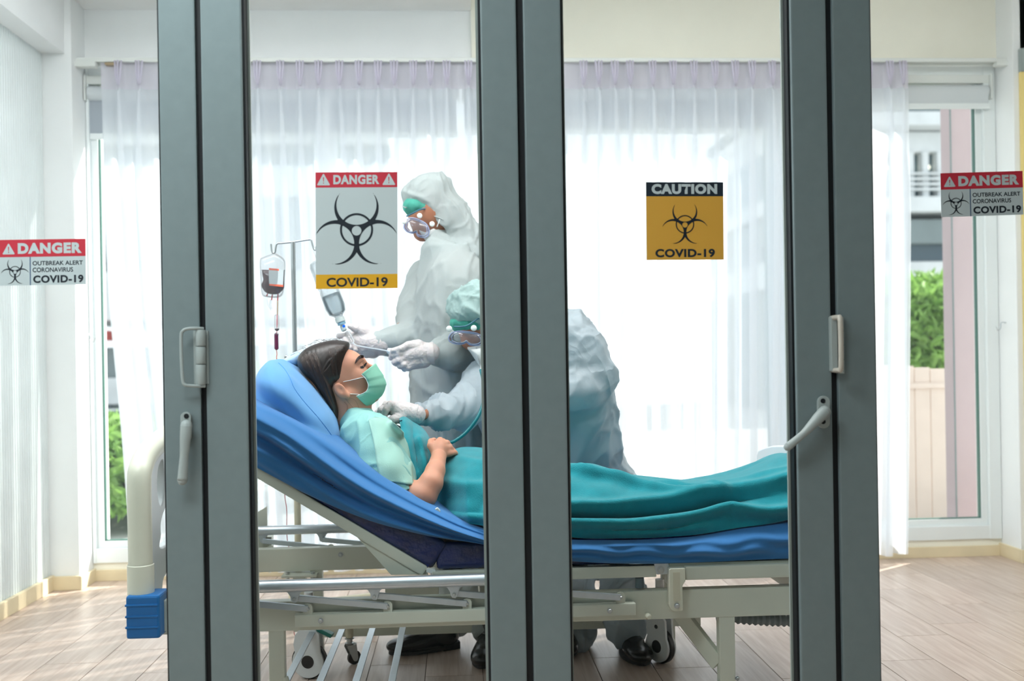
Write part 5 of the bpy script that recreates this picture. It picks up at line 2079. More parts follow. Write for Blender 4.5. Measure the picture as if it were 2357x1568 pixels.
for j in range(NS):
    f = min(1, max(0, (TX[j] - 925) / 90))
    Yb = 3.10 - 0.15 * min(1, max(0, (BX[j] - 1000) / 80))
    Yt = YP0 if f > 0.2 else YP0 - 0.02
    tt = (np.arange(MT) / (MT - 1)) ** 1.0
    x = TX[j] + (BX[j] - TX[j]) * tt
    if TX[j] < 1000:
        # the front edge bows along the sleeve
        bow = (1000 - TX[j]) / 80
        x = x + 0 * tt - 14 * bow * np.sin(tt * PI) * 0.5
    y = TY[j] + (BY[j] - TY[j]) * tt
    Yv = Yt - (Yt - Yb) * np.sqrt(np.clip(1 - (1 - tt) ** 2.2, 0, 1)) ** 1.0
    dsp = np.zeros(MT)
    for pts, amp, w in rd:
        x0, x1 = pts[0, 0], pts[-1, 0]
        # distance in picture units to the fold line
        a_, b_2 = pts[:-1], pts[1:]
        ab = b_2 - a_
        tq = ((x[:, None] - a_[None, :, 0]) * ab[None, :, 0] + (y[:, None] - a_[None, :, 1]) * ab[None, :, 1]) / (ab ** 2).sum(1)[None]
        tq = np.clip(tq, 0, 1)
        d = np.min(np.hypot(x[:, None] - a_[None, :, 0] - tq * ab[None, :, 0], y[:, None] - a_[None, :, 1] - tq * ab[None, :, 1]), 1)
        kk = np.argmin(np.hypot(x[:, None] - a_[None, :, 0] - tq * ab[None, :, 0], y[:, None] - a_[None, :, 1] - tq * ab[None, :, 1]), 1)
        uu = (kk + tq[np.arange(len(x)), kk]) / len(a_)
        fade = np.clip(uu / 0.25, 0, 1) if x0 > 1320 or x0 < 1100 and x0 > 1000 else np.ones_like(uu)
        if x1 < 1840 and not 1120 < x1 < 1300:
            fade = fade * np.clip((1 - uu) / 0.25, 0, 1)
        dsp += amp * fade * np.exp(-(d / w) ** 1.5)
    dsp += 0.0025 * np.sin(x * 0.05 + y * 0.09) + 0.002 * np.sin(x * 0.021 - y * 0.13)
    edgefade = np.clip(tt / 0.1, 0, 1)
    for i in range(MT):
        p = P(x[i], y[i], Yv[i])
        n_up = max(0, 1 - tt[i] * 1.6)
        G[26 + i, j] = (p.x, p.y - dsp[i] * (0.5 + 0.5 * edgefade[i]), p.z + dsp[i] * (0.3 + 0.75 * (1 - tt[i])) * edgefade[i])
    top = G[26, j].copy()
    zb_ = G[26 + MT - 1, j, 2]
    for i in range(26):
        w = 1 - i / 26           # 1 far hem, 0 at the crest
        yy = Yt + (3.66 - Yt) * w
        zz = top[2] - (top[2] - zb_) * (w ** 2.2)
        G[i, j] = (top[0], yy, zz + 0.004 * math.sin(j * 0.11 + w * 7))
blanket = grid('fleece_blanket', G, M_teal, None)
md = blanket.modifiers.new('t', 'SOLIDIFY')
md.thickness = 0.006
md.offset = -1
tag(blanket, 'teal fleece blanket covering the patient from chest to feet', 'blanket')
bvh_b = BVHTree.FromPolygons([v.co.copy() for v in blanket.data.vertices], [tuple(p.vertices) for p in blanket.data.polygons])
M_st = mat('teal_stitch', (0, 62, 80), 0.8)
sp = densify([(924, 968), (934, 974), (945, 987), (955, 1000), (963, 1012), (967, 1024)], 6)
bm = bmesh.new()
zz = []
for k, (x, y) in enumerate(sp):
    dx = 4.0 if k % 2 else -4.0
    zz.append(onto(bvh_b, x + dx, y + (-1.5 if k % 2 else 1.5), 0.006, 3.2))
bm_tube(bm, zz, 0.002, 5)
from_bm('whip_stitching', bm, M_st, blanket, True)
# lower rolled corner of the blanket under the elbow and its white label
rl = puff('rolled_corner', [(955, 1172), (975, 1166), (1000, 1165), (1012, 1172), (1016, 1186), (1006, 1192), (985, 1186), (962, 1178)], 3.0, 0.05, 2.4, M_teal, blanket, rows=13, center=(988, 1178))
lb = [(1001, 1172), (1007, 1170), (1013, 1176), (1016, 1187), (1014, 1192), (1004, 1190), (993, 1189), (1000, 1186), (1004, 1180)]
prism('care_label', [P(x, y, 2.94) for x, y in lb], (0, 0.02, 0), mat('label_white', (206, 214, 210), 0.7), blanket, 0.0008)

# ------------------------------------------------------------------ two medical workers behind the bed
M_suit = mat('white_coverall', (198, 208, 208), 0.6, noise=0.03, nscale=6, bump=0.1, bscale=200, trans=0.38, spec=0.35, crease=0.5, cscale=5.0, stretch=(1, 1, 0.55))
M_suit2 = mat('white_plastic_gown', (192, 206, 214), 0.45, noise=0.04, nscale=6, bump=0.1, bscale=200, trans=0.4, spec=0.6, crease=0.6, cscale=5.5, stretch=(1, 1, 0.6))
M_glove = mat('latex_glove', (206, 198, 198), 0.5, noise=0.05, nscale=30, bump=0.25, bscale=120, sss=0.15)
M_skin2 = mat('worker_skin', (168, 112, 86), 0.5, noise=0.05, bump=0.05, bscale=300, sss=0.2)
M_cap = mat('teal_surgical_cap', (90, 190, 170), 0.8, noise=0.12, nscale=20, bump=0.3, bscale=60, trans=0.25)
M_capw = mat('pale_bouffant_cap', (186, 214, 212), 0.8, noise=0.08, nscale=14, bump=0.5, bscale=40, trans=0.4)
M_shoe = mat('black_leather', (9, 9, 11), 0.25, bump=0.15, bscale=50, spec=0.5)
M_sole = mat('black_rubber_sole', (10, 10, 11), 0.6)
M_ppem = mat('white_respirator', (226, 230, 230), 0.8, bump=0.1, bscale=120, trans=0.15)
M_gog = clear_mat('goggle_clear', (224, 230, 246), 0.8, 0.05, 0.1, 0.5)
M_gogr = mat('goggle_rim', (176, 188, 226), 0.2, trans=0.3, spec=0.8)
M_teal_t = mat('teal_tubing', (0, 112, 120), 0.35)

# ---- the standing worker
WY = 4.1
body = Blob(0.008, 0.03)
chainpx(body, [(1060, 560, WY, 30), (1048, 600, WY, 36)], 0.02)
body.ell(N3(988, 486, WY - 0.02), (0.085, 0.075, 0.1), None, 0.02)
chainpx(body, [(975, 508, WY - 0.02, 34), (972, 535, WY - 0.02, 22)], 0.02)
chainpx(body, [(1030, 560, WY, 28), (1005, 520, WY, 32)], 0.02)
for (x, y, w, r) in ((1050, 640, 0.14, 48), (1055, 740, 0.13, 58), (1058, 860, 0.1, 60), (1050, 980, 0.12, 60)):
    body.cap(N3(x, y, WY - w), N3(x, y, WY + w), rp(r, WY), rp(r, WY), 0.06)
chainpx(body, [(1022, 1040, WY - 0.02, 36), (1030, 1240, WY - 0.05, 22), (1048, 1390, WY - 0.12, 18), (1051, 1432, WY - 0.2, 15)], 0.02)
chainpx(body, [(1088, 1040, WY + 0.06, 36), (1100, 1240, WY - 0.04, 22), (1108, 1390, WY - 0.22, 18), (1110, 1440, WY - 0.31, 15)], 0.02)
chainpx(body, [(1075, 640, WY - 0.12, 26), (1085, 780, 3.92, 22), (1005, 818, 3.77, 15)], 0.02)
chainpx(body, [(985, 640, WY + 0.1, 26), (965, 735, WY + 0.02, 22), (880, 788, 3.95, 15)], 0.02)
w1 = body.mesh('person', M_skin2, relax=2)
tag(w1, 'person standing behind the bed in white hooded coverall, holding the drip line', 'person')

suit = Blob(0.0085, 0.05)
for (x, y, w, r) in ((1052, 628, 0.15, 66), (1045, 680, 0.16, 84), (1040, 760, 0.13, 100), (1040, 860, 0.11, 104), (1045, 960, 0.11, 104), (1048, 1040, 0.10, 98)):
    suit.cap(N3(x, y, WY - w + 0.05), N3(x, y, WY + w + 0.05), rp(r * 0.93, WY), rp(r * 0.93, WY), 0.09)
suit.ell(N3(1015, 580, WY), (0.075, 0.11, 0.09), None, 0.06)
chainpx(suit, [(1020, 1040, WY - 0.02, 62), (1030, 1240, WY - 0.05, 52), (1048, 1390, WY - 0.12, 40), (1052, 1430, WY - 0.2, 36)], 0.03)
chainpx(suit, [(1090, 1040, WY + 0.06, 62), (1100, 1240, WY - 0.04, 52), (1108, 1390, WY - 0.22, 38), (1110, 1446, WY - 0.32, 31)], 0.03)
chainpx(suit, [(1008, 546, WY - 0.05, 22), (1012, 580, WY - 0.05, 32), (1022, 625, WY - 0.06, 48)], 0.04)
# near arm, folded, sleeve ends at the second glove
chainpx(suit, [(1080, 640, WY - 0.14, 46), (1096, 730, 3.96, 42), (1085, 795, 3.9, 42), (1036, 812, 3.81, 37), (1000, 817, 3.76, 29)], 0.03)
# far arm, reaching out to the drip
chainpx(suit, [(985, 640, WY + 0.1, 46), (965, 700, WY + 0.06, 44), (948, 775, 4.04, 40), (910, 784, 3.98, 38), (874, 788, 3.95, 32)], 0.03)
f1_, f2_ = folds(0.013, 5.0, 21, (1, 1, 0.35)), folds(0.0035, 12, 27, (1, 0.8, 0.6))
sd_ = lambda V, N: f2_(f1_(V, N), N)
suit_o = suit.mesh('coverall', M_suit, w1, relax=2, disp=sd_)

# hood: draped from crown to shoulders, with gathered face opening
hd_ = Blob(0.006, 0.03)
hd_.ell(N3(978, 452, WY - 0.01), (0.092, 0.092, 0.085), None, 0.03)
hd_.ell(N3(998, 428, WY), (0.072, 0.085, 0.055), None, 0.03)
chainpx(hd_, [(990, 460, WY, 50), (1030, 500, WY, 48), (1070, 548, WY, 42), (1090, 580, WY, 40)], 0.04)
chainpx(hd_, [(1010, 520, WY - 0.03, 22), (1012, 560, WY, 32), (1030, 580, WY, 42)], 0.04)
hd_.ell(N3(1060, 590, WY), (0.11, 0.14, 0.06), None, 0.04)
# the opening
c19, s19 = math.cos(math.radians(19)), math.sin(math.radians(19))
RO = np.array([[c19, 0, s19], [0, 1, 0], [-s19, 0, c19]])
hd_.ell(N3(957, 522, WY - 0.03), (0.13, 0.13, 0.056), RO, 0.008, True)
hd_.ell(N3(985, 545, WY - 0.04), (0.05, 0.12, 0.045), None, 0.01, True)
hood = hd_.mesh('hood', M_suit, w1, relax=2, disp=lambda V, N: folds(0.0025, 24, 35, (1, 1, 0.5))(folds(0.007, 8, 31, (1, 1, 1))(V, N), N))
rim_ = [(926, 474), (934, 478), (950, 478), (965, 481), (980, 488), (998, 497), (1012, 502), (1020, 506)]
bvh_hd = BVHTree.FromPolygons([v.co.copy() for v in hood.data.vertices], [tuple(p.vertices) for p in hood.data.polygons])
tube('elastic_edge', [onto(bvh_hd, x, y, 0.002, WY - 0.09) for x, y in densify(rim_, 3)], 0.0022, M_suit, hood, 6)
# collar flap standing in front of the chin
cf = [(987, 530), (1000, 525), (1020, 518), (1026, 540), (1030, 570), (1028, 585), (1008, 578), (991, 566), (988, 548)]
chainpx(suit, [], 0.03) if False else None
0 and puff('collar_flap', cf, WY - 0.09, 0.055, 2.4, M_suit, w1, rows=13, center=(1008, 550))
# cap under the hood
cp_ = Blob(0.006, 0.02)
cp_.ell(N3(959, 476, WY - 0.02), (0.058, 0.08, 0.044), None)
cp_.ell(N3(985, 480, WY - 0.01), (0.075, 0.08, 0.05), None)
cp_.mesh('surgical_cap', M_cap, w1, relax=2, disp=folds(0.003, 26, 41))
# respirator
puff('respirator', [(958, 530), (968, 540), (990, 530), (1008, 522), (1012, 545), (1000, 565), (985, 558), (970, 547)], WY - 0.02, 0.055, 2.3, M_ppem, w1, rows=13)
tube('respirator_strap', [P(1012, 505, WY - 0.1), P(1010, 512, WY - 0.1), P(1006, 522, WY - 0.09)], 0.0022, M_loop, w1, 6)


def goggles(parent, cx, cy, Y, rot, k=1.0, flat=1.0, hw=0.06):
    """Safety goggles, camera side; local frame: x forward to the left, y up, in photo pixels."""
    t = bpy.data.objects.new('goggles', None)
    t.empty_display_size = 0.03
    COL.objects.link(t)
    t.parent = parent
    t.matrix_parent_inverse = Matrix.Translation(-parent_world(parent))
    ca, sa = math.cos(rot), math.sin(rot)

    def L(x, y, dy=0.0):
        return P(cx + (x * ca - y * sa) * k, cy + (x * sa + y * ca) * k * flat, Y + dy)
    lens = [(-34, 2), (-30, -12), (-18, -19), (0, -20), (18, -17), (30, -6), (33, 8), (26, 17), (10, 19), (2, 12), (-6, 18), (-20, 19), (-31, 13)]
    # clear front shell
    rows = []
    o = densify(lens, 4)
    for s in np.linspace(1, 0.0, 6):
        rows.append([(L(x * s, y * s, -hw * (1 - 0.25 * s * s))) for x, y in o])
    grid('lens', np.array([[v[:] for v in r] for r in rows]), M_gog, t, closed=True)
    rm = [L(x, y, -hw * 0.75) for x, y in o] + [L(*o[0], -hw * 0.75)]
    tube('rim', rm, 0.0026, M_gogr, t, 8)
    inner = [L(x * 0.84, y * 0.82, -hw * 0.84) for x, y in o] + [L(o[0][0] * 0.84, o[0][1] * 0.82, -hw * 0.84)]
    tube('rim', inner, 0.0015, M_gogr, t, 6)
    # shell sides running back to the face
    rows = []
    for s in np.linspace(0, 1, 5):
        rows.append([(L(x * (1 + 0.1 * s) + 12 * s, y * (1 - 0.0 * s) - 6 * s, -hw * 0.75 + hw * 1.1 * s)) for x, y in o])
    grid('side_shield', np.array([[v[:] for v in r] for r in rows]), M_gog, t, closed=True)
    return t, L


gg, L1 = goggles(w1, 960, 524, WY - 0.04, math.radians(22), 0.9)
for (x, y) in ((966, 497), (994.5, 516), (930.5, 510)):
    q = P(x, y, WY - 0.125)
    bm = bmesh.new()
    bm_lathe(bm, [(0, 0), (0.0105, 0), (0.0105, 0.004), (0.008, 0.006), (0, 0.0065)], q, (0, -1, 0), 18)
    from_bm('vent_cap', bm, M_loop, gg, True)
tube('strap', [P(936, 498, WY - 0.1), P(952, 490, WY - 0.115), P(966, 483, WY - 0.11), P(980, 480, WY - 0.09)], 0.0032, mat('strap_slate', (60, 110, 130), 0.6), gg, 6, 3)


def glove(name, chains, parent, m=M_glove, k=0.006, h=0.0028, d=None):
    b = Blob(h, k)
    for c in chains:
        chainpx(b, c, k)
    return b.mesh(name, m, parent, relax=1, disp=d or folds(0.0009, 60, 5, (1, 1, 1)))


# far hand, open: thumb up, fingers reaching left, steadying the drip chamber
gy = 3.95
glove('glove', [
    [(878, 793, gy, 25), (862, 792, gy, 27), (842, 788, gy, 27), (828, 784, gy, 22)],
    [(858, 808, gy, 18), (838, 804, gy, 20), (826, 798, gy, 17)],
    [(850, 775, gy, 17), (833, 764, gy - 0.02, 12), (820, 757, gy - 0.03, 9), (806, 751, gy - 0.035, 6.5)],
    [(830, 778, gy, 14), (812, 774, gy + 0.01, 10), (797, 773, gy + 0.02, 7.5), (780, 774, gy + 0.02, 6.5)],
    [(828, 786, gy, 13), (808, 784, gy, 9), (795, 783, gy - 0.02, 7.5), (801, 790, gy - 0.045, 6.5)],
    [(830, 796, gy, 12), (814, 794, gy - 0.01, 8.5), (803, 793, gy - 0.03, 7), (808, 800, gy - 0.055, 6)],
    [(838, 806, gy, 11), (822, 803, gy - 0.01, 8), (813, 801, gy - 0.03, 6.5), (818, 806, gy - 0.05, 6)]], w1)
lathe('glove_cuff', [(0.040, 0), (0.043, 0.002), (0.047, 0.03), (0.046, 0.032), (0.042, 0.03)], P(862, 795, gy), (P(885, 791, gy) - P(862, 795, gy)), M_glove, w1, 24)
# near hand, closed round the line
gy2 = 3.74
glove('glove', [
    [(990, 812, gy2, 23), (968, 812, gy2, 25), (946, 816, gy2, 22), (930, 822, gy2, 18)],
    [(975, 828, gy2, 20), (952, 832, gy2, 19)],
    [(962, 796, gy2 - 0.01, 15), (940, 796, gy2 - 0.02, 10), (922, 804, gy2 - 0.025, 8), (904, 807, gy2 - 0.02, 6.5)],
    [(938, 812, gy2 - 0.01, 12), (920, 815, gy2 - 0.02, 8.5), (904, 817, gy2 - 0.01, 7.5), (900, 824, gy2 + 0.02, 6.5)],
    [(936, 823, gy2 - 0.01, 12), (920, 829, gy2 - 0.02, 8.5), (909, 834, gy2 - 0.01, 7.5), (912, 838, gy2 + 0.02, 6.5)],
    [(942, 833, gy2 - 0.01, 11), (930, 840, gy2 - 0.02, 8.2), (921, 843, gy2 - 0.01, 7), (924, 842, gy2 + 0.02, 6.5)],
    [(952, 838, gy2 - 0.01, 11), (940, 846, gy2 - 0.015, 8), (931, 849, gy2, 6.5), (934, 846, gy2 + 0.02, 6)]], w1)
lathe('glove_cuff', [(0.036, 0), (0.039, 0.002), (0.042, 0.026), (0.041, 0.028), (0.037, 0.026)], P(982, 814, gy2), (P(1004, 812, gy2) - P(982, 814, gy2)), M_glove, w1, 24)


# ---- shoes
def shoe(name, heel, toe, Yh, parent, lift=0.0, w=0.048, label=None):
    """Slip-on leather shoe from heel to toe (ground points given in the world)."""
    heel, toe = Vector(heel), Vector(toe)
    d = toe - heel
    L = d.length
    d.normalize()
    sdv = Vector((-d.y, d.x, 0))
    R_ = np.array([[d.x, sdv.x, 0], [d.y, sdv.y, 0], [0, 0, 1]])

    def W_(a, b_, c):
        return np.array((heel + d * a * L + sdv * b_ + Vector((0, 0, c)))[:])
    s = Blob(0.004, 0.02)
    s.ell(W_(0.14, 0, 0.055), (0.045, 0.036, 0.042), R_, 0.03)
    s.ell(W_(0.42, 0, 0.05), (0.09, 0.038, 0.036), R_, 0.03)
    s.ell(W_(0.72, 0, 0.036), (0.085, w, 0.027), R_, 0.03)
    s.ell(W_(0.9, 0, 0.03), (0.035, w * 0.75, 0.018), R_, 0.02)
    s.cap(W_(0.17, 0, 0.06), W_(0.2, 0, 0.115), 0.04, 0.042, 0.03)
    o = s.mesh(name, M_shoe, parent, relax=2, mod=lambda D, ax: np.maximum(D, (0.016 - ax[2])[None, None, :].astype(np.float32)))
    out = []
    for k in range(28):
        an = 2 * PI * k / 28
        a = 0.5 + 0.52 * math.cos(an)
        wd = (0.036 + (w - 0.034) * max(0, math.sin((a) * PI * 0.75))) * 1.05
        out.append(Vector(W_(a, math.sin(an) * wd * (1 if abs(math.sin(an)) < 0.9 else 0.97), 0.004)))
    sole = prism('sole', out, (0, 0, 0.012), M_sole, o, 0.002)
    hl = prism('heel', [Vector(W_(a, b_, 0.0)) for a, b_ in ((-0.02, -0.026), (0.24, -0.034), (0.26, 0), (0.24, 0.034), (-0.02, 0.026), (-0.035, 0))], (0, 0, 0.026), M_sole, o, 0.002)
    tube('welt_seam', [Vector(W_(0.6, -0.03, 0.073)), Vector(W_(0.75, -0.022, 0.066)), Vector(W_(0.9, -0.005, 0.052)), Vector(W_(0.75, 0.022, 0.066)), Vector(W_(0.6, 0.03, 0.073))], 0.0014, M_shoe, o, 5, 4)
    return o


g0 = P(1056, 1472, 3.86)
shoe('shoe', (P(1052, 1480, 3.88).x, 3.88, 0), (P(898, 1480, 3.82).x, 3.80, 0), 3.86, w1)
shoe('shoe', (P(1118, 1480, 3.78).x + 0.02, 3.83, 0), (P(1108, 1530, 3.6).x, 3.585, 0), 3.7, w1)

# ---- the leaning worker with stethoscope
VY = 3.88
VH = 3.74
body = Blob(0.008, 0.03)
body.ell(N3(1098, 722, VH), (0.085, 0.075, 0.105), None, 0.02)
chainpx(body, [(1085, 750, VH, 34), (1082, 785, VH - 0.01, 22)], 0.02)
chainpx(body, [(1115, 765, VH + 0.02, 30), (1190, 800, VY, 40)], 0.02)
for (x, y, w, r) in ((1200, 810, 0.13, 50), (1270, 850, 0.12, 58), (1330, 940, 0.08, 52), (1350, 1030, 0.07, 54)):
    body.cap(N3(x, y, VY - w + max(0, (y - 860) * 0.0011)), N3(x, y, VY + w + max(0, (y - 860) * 0.0011)), rp(r, VY), rp(r, VY), 0.06)
chainpx(body, [(1325, 1080, 4.06, 36), (1323, 1270, 4.02, 22), (1326, 1380, 3.93, 17), (1328, 1452, 3.84, 15)], 0.02)
chainpx(body, [(1390, 1080, 4.06, 36), (1424, 1270, 4.02, 22), (1440, 1385, 3.87, 18), (1442, 1438, 3.74, 17)], 0.02)
chainpx(body, [(1185, 830, VY, 28), (1090, 922, 3.66, 24), (1010, 950, 3.52, 18), (962, 956, 3.42, 14)], 0.02)
chainpx(body, [(1270, 790, VY - 0.16, 28), (1362, 868, VY - 0.2, 26), (1300, 905, VY - 0.25, 20)], 0.02)
w2 = body.mesh('person', M_skin2, relax=2)
tag(w2, 'person leaning over the patient in white plastic gown and pale bouffant cap', 'person')
gown2 = Blob(0.0085, 0.05)
for (x, y, w, r) in ((1190, 800, 0.14, 66), (1255, 785, 0.15, 74), (1300, 800, 0.15, 84), (1325, 860, 0.14, 82), (1335, 940, 0.14, 80), (1345, 1020, 0.12, 88), (1368, 1110, 0.08, 98), (1385, 1180, 0.06, 100)):
    gown2.cap(N3(x, y, VY - w + max(0, (y - 900) * 0.0009)), N3(x, y, VY + w + max(0, (y - 900) * 0.0009)), rp(r * 0.95, VY), rp(r * 0.95, VY), 0.08)
for (x, y, w, r) in ((1150, 880, 0.06, 50), (1160, 960, 0.06, 56), (1170, 1060, 0.05, 58)):
    gown2.cap(N3(x, y, VY - w), N3(x, y, VY + w), rp(r, VY), rp(r, VY), 0.08)
chainpx(gown2, [(1320, 1120, 4.06, 66), (1322, 1270, 4.02, 54), (1326, 1380, 3.93, 42), (1330, 1452, 3.84, 34), (1332, 1484, 3.78, 27)], 0.04)
chainpx(gown2, [(1400, 1120, 4.06, 66), (1425, 1270, 4.02, 56), (1440, 1385, 3.86, 52), (1440, 1438, 3.72, 50)], 0.03)
# near arm akimbo
chainpx(gown2, [(1290, 765, VY - 0.17, 58), (1345, 805, VY - 0.2, 54), (1372, 862, VY - 0.22, 46), (1340, 895, VY - 0.25, 46), (1280, 910, VY - 0.26, 42)], 0.03)
# far arm reaching to the patient's chest
chainpx(gown2, [(1190, 840, VY + 0.0, 56), (1120, 885, 3.74, 58), (1070, 935, 3.62, 50), (1030, 950, 3.55, 40), (1000, 953, 3.5, 33), (975, 954, 3.46, 27)], 0.03)
gown2.mesh('plastic_gown', M_suit2, w2, relax=2, disp=lambda V, N: folds(0.004, 12, 57, (1, 0.8, 0.7))(folds(0.014, 5, 51, (1, 1, 0.4))(V, N), N))
cap2 = Blob(0.006, 0.03)
cap2.ell(N3(1100, 700, VH + 0.01), (0.112, 0.11, 0.085), None)
cap2.ell(N3(1085, 722, VH), (0.088, 0.105, 0.05), None)
cap2.ell(N3(1062, 790, VH - 0.01), (0.12, 0.2, 0.055), None, 0.01, True)
cap2.mesh('bouffant_cap', M_capw, w2, relax=2, disp=lambda V, N: folds(0.003, 34, 64, (1, 1, 0.5))(folds(0.009, 12, 61, (1, 1, 1))(V, N), N))
cp2 = Blob(0.006, 0.02)
cp2.ell(N3(1088, 742, VH + 0.01), (0.088, 0.088, 0.05), None)
cp2.mesh('surgical_cap', M_cap, w2, relax=2, disp=folds(0.003, 24, 62))
puff('respirator', [(1075, 800), (1090, 797), (1112, 796), (1122, 812), (1120, 840), (1108, 850), (1098, 835), (1085, 815)], VH - 0.02, 0.055, 2.3, M_ppem, w2, rows=13)
gg2, _ = goggles(w2, 1074, 779, VH - 0.02, math.radians(8), 1.22, 0.62)
for (x, y) in ((1090.5, 755.5), (1034, 757)):
    bm = bmesh.new()
    bm_lathe(bm, [(0, 0), (0.011, 0), (0.011, 0.004), (0.008, 0.006), (0, 0.0065)], P(x, y, VH - 0.105), (0, -1, 0), 18)
    from_bm('vent_cap', bm, M_loop, gg2, True)
tube('strap', [P(1045, 752, VH - 0.08), P(1072, 751, VH - 0.1), P(1088, 742, VH - 0.1), P(1104, 732, VH - 0.1), P(1125, 731, VH - 0.08)], 0.0032, MATS['strap_slate'], gg2, 6, 3)
gl3 = 3.42
glove('glove', [
    [(957, 955, gl3, 23), (938, 951, gl3, 24), (918, 946, gl3, 21), (903, 938, gl3, 14)],
    [(948, 966, gl3, 16), (925, 962, gl3, 15)],
    [(912, 938, gl3 - 0.01, 13), (899, 932, gl3 - 0.02, 9.5), (888, 944, gl3 - 0.03, 8), (884, 958, gl3 - 0.02, 7.5)],
    [(905, 936, gl3 + 0.01, 12), (890, 932, gl3 + 0.01, 9), (877, 944, gl3 + 0.0, 8), (872, 957, gl3 + 0.01, 7)],
    [(903, 940, gl3 + 0.03, 12), (886, 940, gl3 + 0.04, 8.5), (870, 950, gl3 + 0.04, 7.5), (866, 960, gl3 + 0.04, 6.5)],
    [(905, 945, gl3 + 0.05, 11), (890, 948, gl3 + 0.06, 8), (878, 956, gl3 + 0.06, 7), (876, 964, gl3 + 0.06, 6)],
    [(925, 962, gl3 - 0.02, 14), (906, 966, gl3 - 0.035, 10), (894, 972, gl3 - 0.035, 8), (890, 968, gl3 - 0.03, 7)]], w2)
lathe('glove_cuff', [(0.0335, 0), (0.036, 0.002), (0.0365, 0.02), (0.0355, 0.022), (0.034, 0.02)], P(945, 953, gl3), (P(963, 956, gl3) - P(945, 953, gl3)), M_glove, w2, 24)
shoe('shoe', (P(1440, 1490, 3.78).x, 3.80, 0), (P(1470, 1530, 3.6).x + 0.01, 3.555, 0), 3.7, w2, w=0.05)
shoe('shoe', (P(1300, 1500, 3.8).x, 3.92, 0), (P(1305, 1500, 3.7).x, 3.68, 0), 3.7, w2)
# stethoscope worn by the leaning worker
st = thing('stethoscope', 'teal stethoscope tube looping down from leaning worker to the patient', 'stethoscope', P(1090, 950, 3.5))
tube('tubing', [P(1107, 852, 3.6), P(1113, 880, 3.55), P(1117, 905, 3.5), P(1112, 930, 3.48), P(1100, 960, 3.46), P(1078, 990, 3.45), P(1055, 1010, 3.44), P(1030, 1020, 3.43), P(985, 1012, 3.44),
                P(940, 994, 3.45), P(905, 978, 3.44)], 0.0062, M_teal_t, st, 12, 6)
tube('headset_tube', [P(1096, 800, 3.68), P(1100, 820, 3.67), P(1106, 840, 3.62), P(1107, 854, 3.6)], 0.0028, M_steel, st, 8, 4)
tube('headset_tube', [P(1122, 800, 3.72), P(1116, 825, 3.7), P(1109, 845, 3.62), P(1107, 856, 3.6)], 0.0028, M_steel, st, 8, 4)
lathe('chest_piece', [(0, 0), (0.02, 0), (0.022, 0.003), (0.02, 0.009), (0.009, 0.012), (0, 0.013)], P(888, 974, 3.42), (0.2, -0.5, 1), M_steel, st, 24)

# ------------------------------------------------------------------ drip stand with blood bag and saline bottle
IY = 3.94
M_ivc = mat('stand_cream', (228, 222, 196), 0.4)
iv = thing('drip_stand', 'chrome two-hook drip stand on cream base behind pillow', 'IV stand', (P(680, 1000, IY).x, IY, 0))
xt = P(675.5, 600, IY).x
xm = P(682, 1000, IY).x
ztop_ = P(675, 557, IY).z
zmid = P(684, 1150, IY).z
tube('upper_pole', [(xm, IY, zmid - 0.05), (xm, IY, ztop_)], 0.0092, M_steel, iv, 16)
tube('lower_pole', [(xm, IY, 0.16), (xm, IY, zmid)], 0.0135, M_ivc, iv, 16)
lathe('clamp_knob', [(0, 0), (0.008, 0), (0.01, 0.01), (0.006, 0.025), (0, 0.025)], P(668, 828, IY), (-0.7, -0.2, 0.5), M_steel, iv, 12)
hk = [(624, 562), (625, 574), (628, 582), (633, 580), (635, 568), (638, 561), (650, 559.5), (676, 557), (712, 551.5), (717, 555), (720, 566), (723, 574), (727, 575), (729, 568)]
dx = xm - P(675.5, 556, IY).x
tube('hook_arm', [P(x, y, IY) + Vector((dx * 0, 0, 0)) for x, y in hk], 0.0042, M_steel, iv, 10, 4)
for k in range(5):
    an = math.radians((-48, -111, -184, -256, -328)[k])
    e = Vector((xm + 0.33 * math.cos(an), IY + 0.33 * math.sin(an), 0))
    leg = tube('base_leg', [(xm, IY, 0.19), (xm + (e.x - xm) * 0.3, IY + (e.y - IY) * 0.3, 0.165), (e.x, e.y, 0.155)], 0.014, M_ivc, iv, 12, 4)
    lathe('leg_end', [(0, 0), (0.012, 0), (0.015, 0.004), (0.015, 0.055), (0.012, 0.062), (0, 0.064)], (e.x, e.y, 0.1), (0, 0, 1), M_ivc, leg, 16)
    lathe('caster_stem', [(0, 0), (0.016, 0), (0.017, 0.004), (0.011, 0.006), (0.011, 0.016), (0.017, 0.018), (0.017, 0.022), (0, 0.022)], (e.x, e.y, 0.079), (0, 0, 1), M_steel, leg, 16)
    yaw = 0.6 + k
    dv = Vector((math.cos(yaw), math.sin(yaw), 0))
    sv = Vector((-dv.y, dv.x, 0))
    wc = Vector((e.x, e.y, 0.0255)) + dv * 0.018
    lathe('wheel', [(0, -0.009), (0.021, -0.009), (0.0255, -0.006), (0.0255, 0.006), (0.021, 0.009), (0, 0.009)], wc, sv, M_black, leg, 22)
    for s in (-1, 1):
        b0 = wc + sv * 0.0115 * s
        prism('fork_plate', [b0 + dv * a + Vector((0, 0, z)) for a, z in ((0.008, -0.008), (0.01, 0.0), (0.004, 0.05), (-0.03, 0.052), (-0.034, 0.045), (-0.01, -0.006), (-0.004, -0.012), (0.004, -0.012))],
              sv * 0.0015 * s, M_steel, leg)
    lathe('fork_top', [(0, 0), (0.019, 0), (0.021, 0.003), (0.0, 0.006)], (wc.x - dv.x * 0.012, wc.y - dv.y * 0.012, 0.074), (0, 0, 1), M_steel, leg, 16)

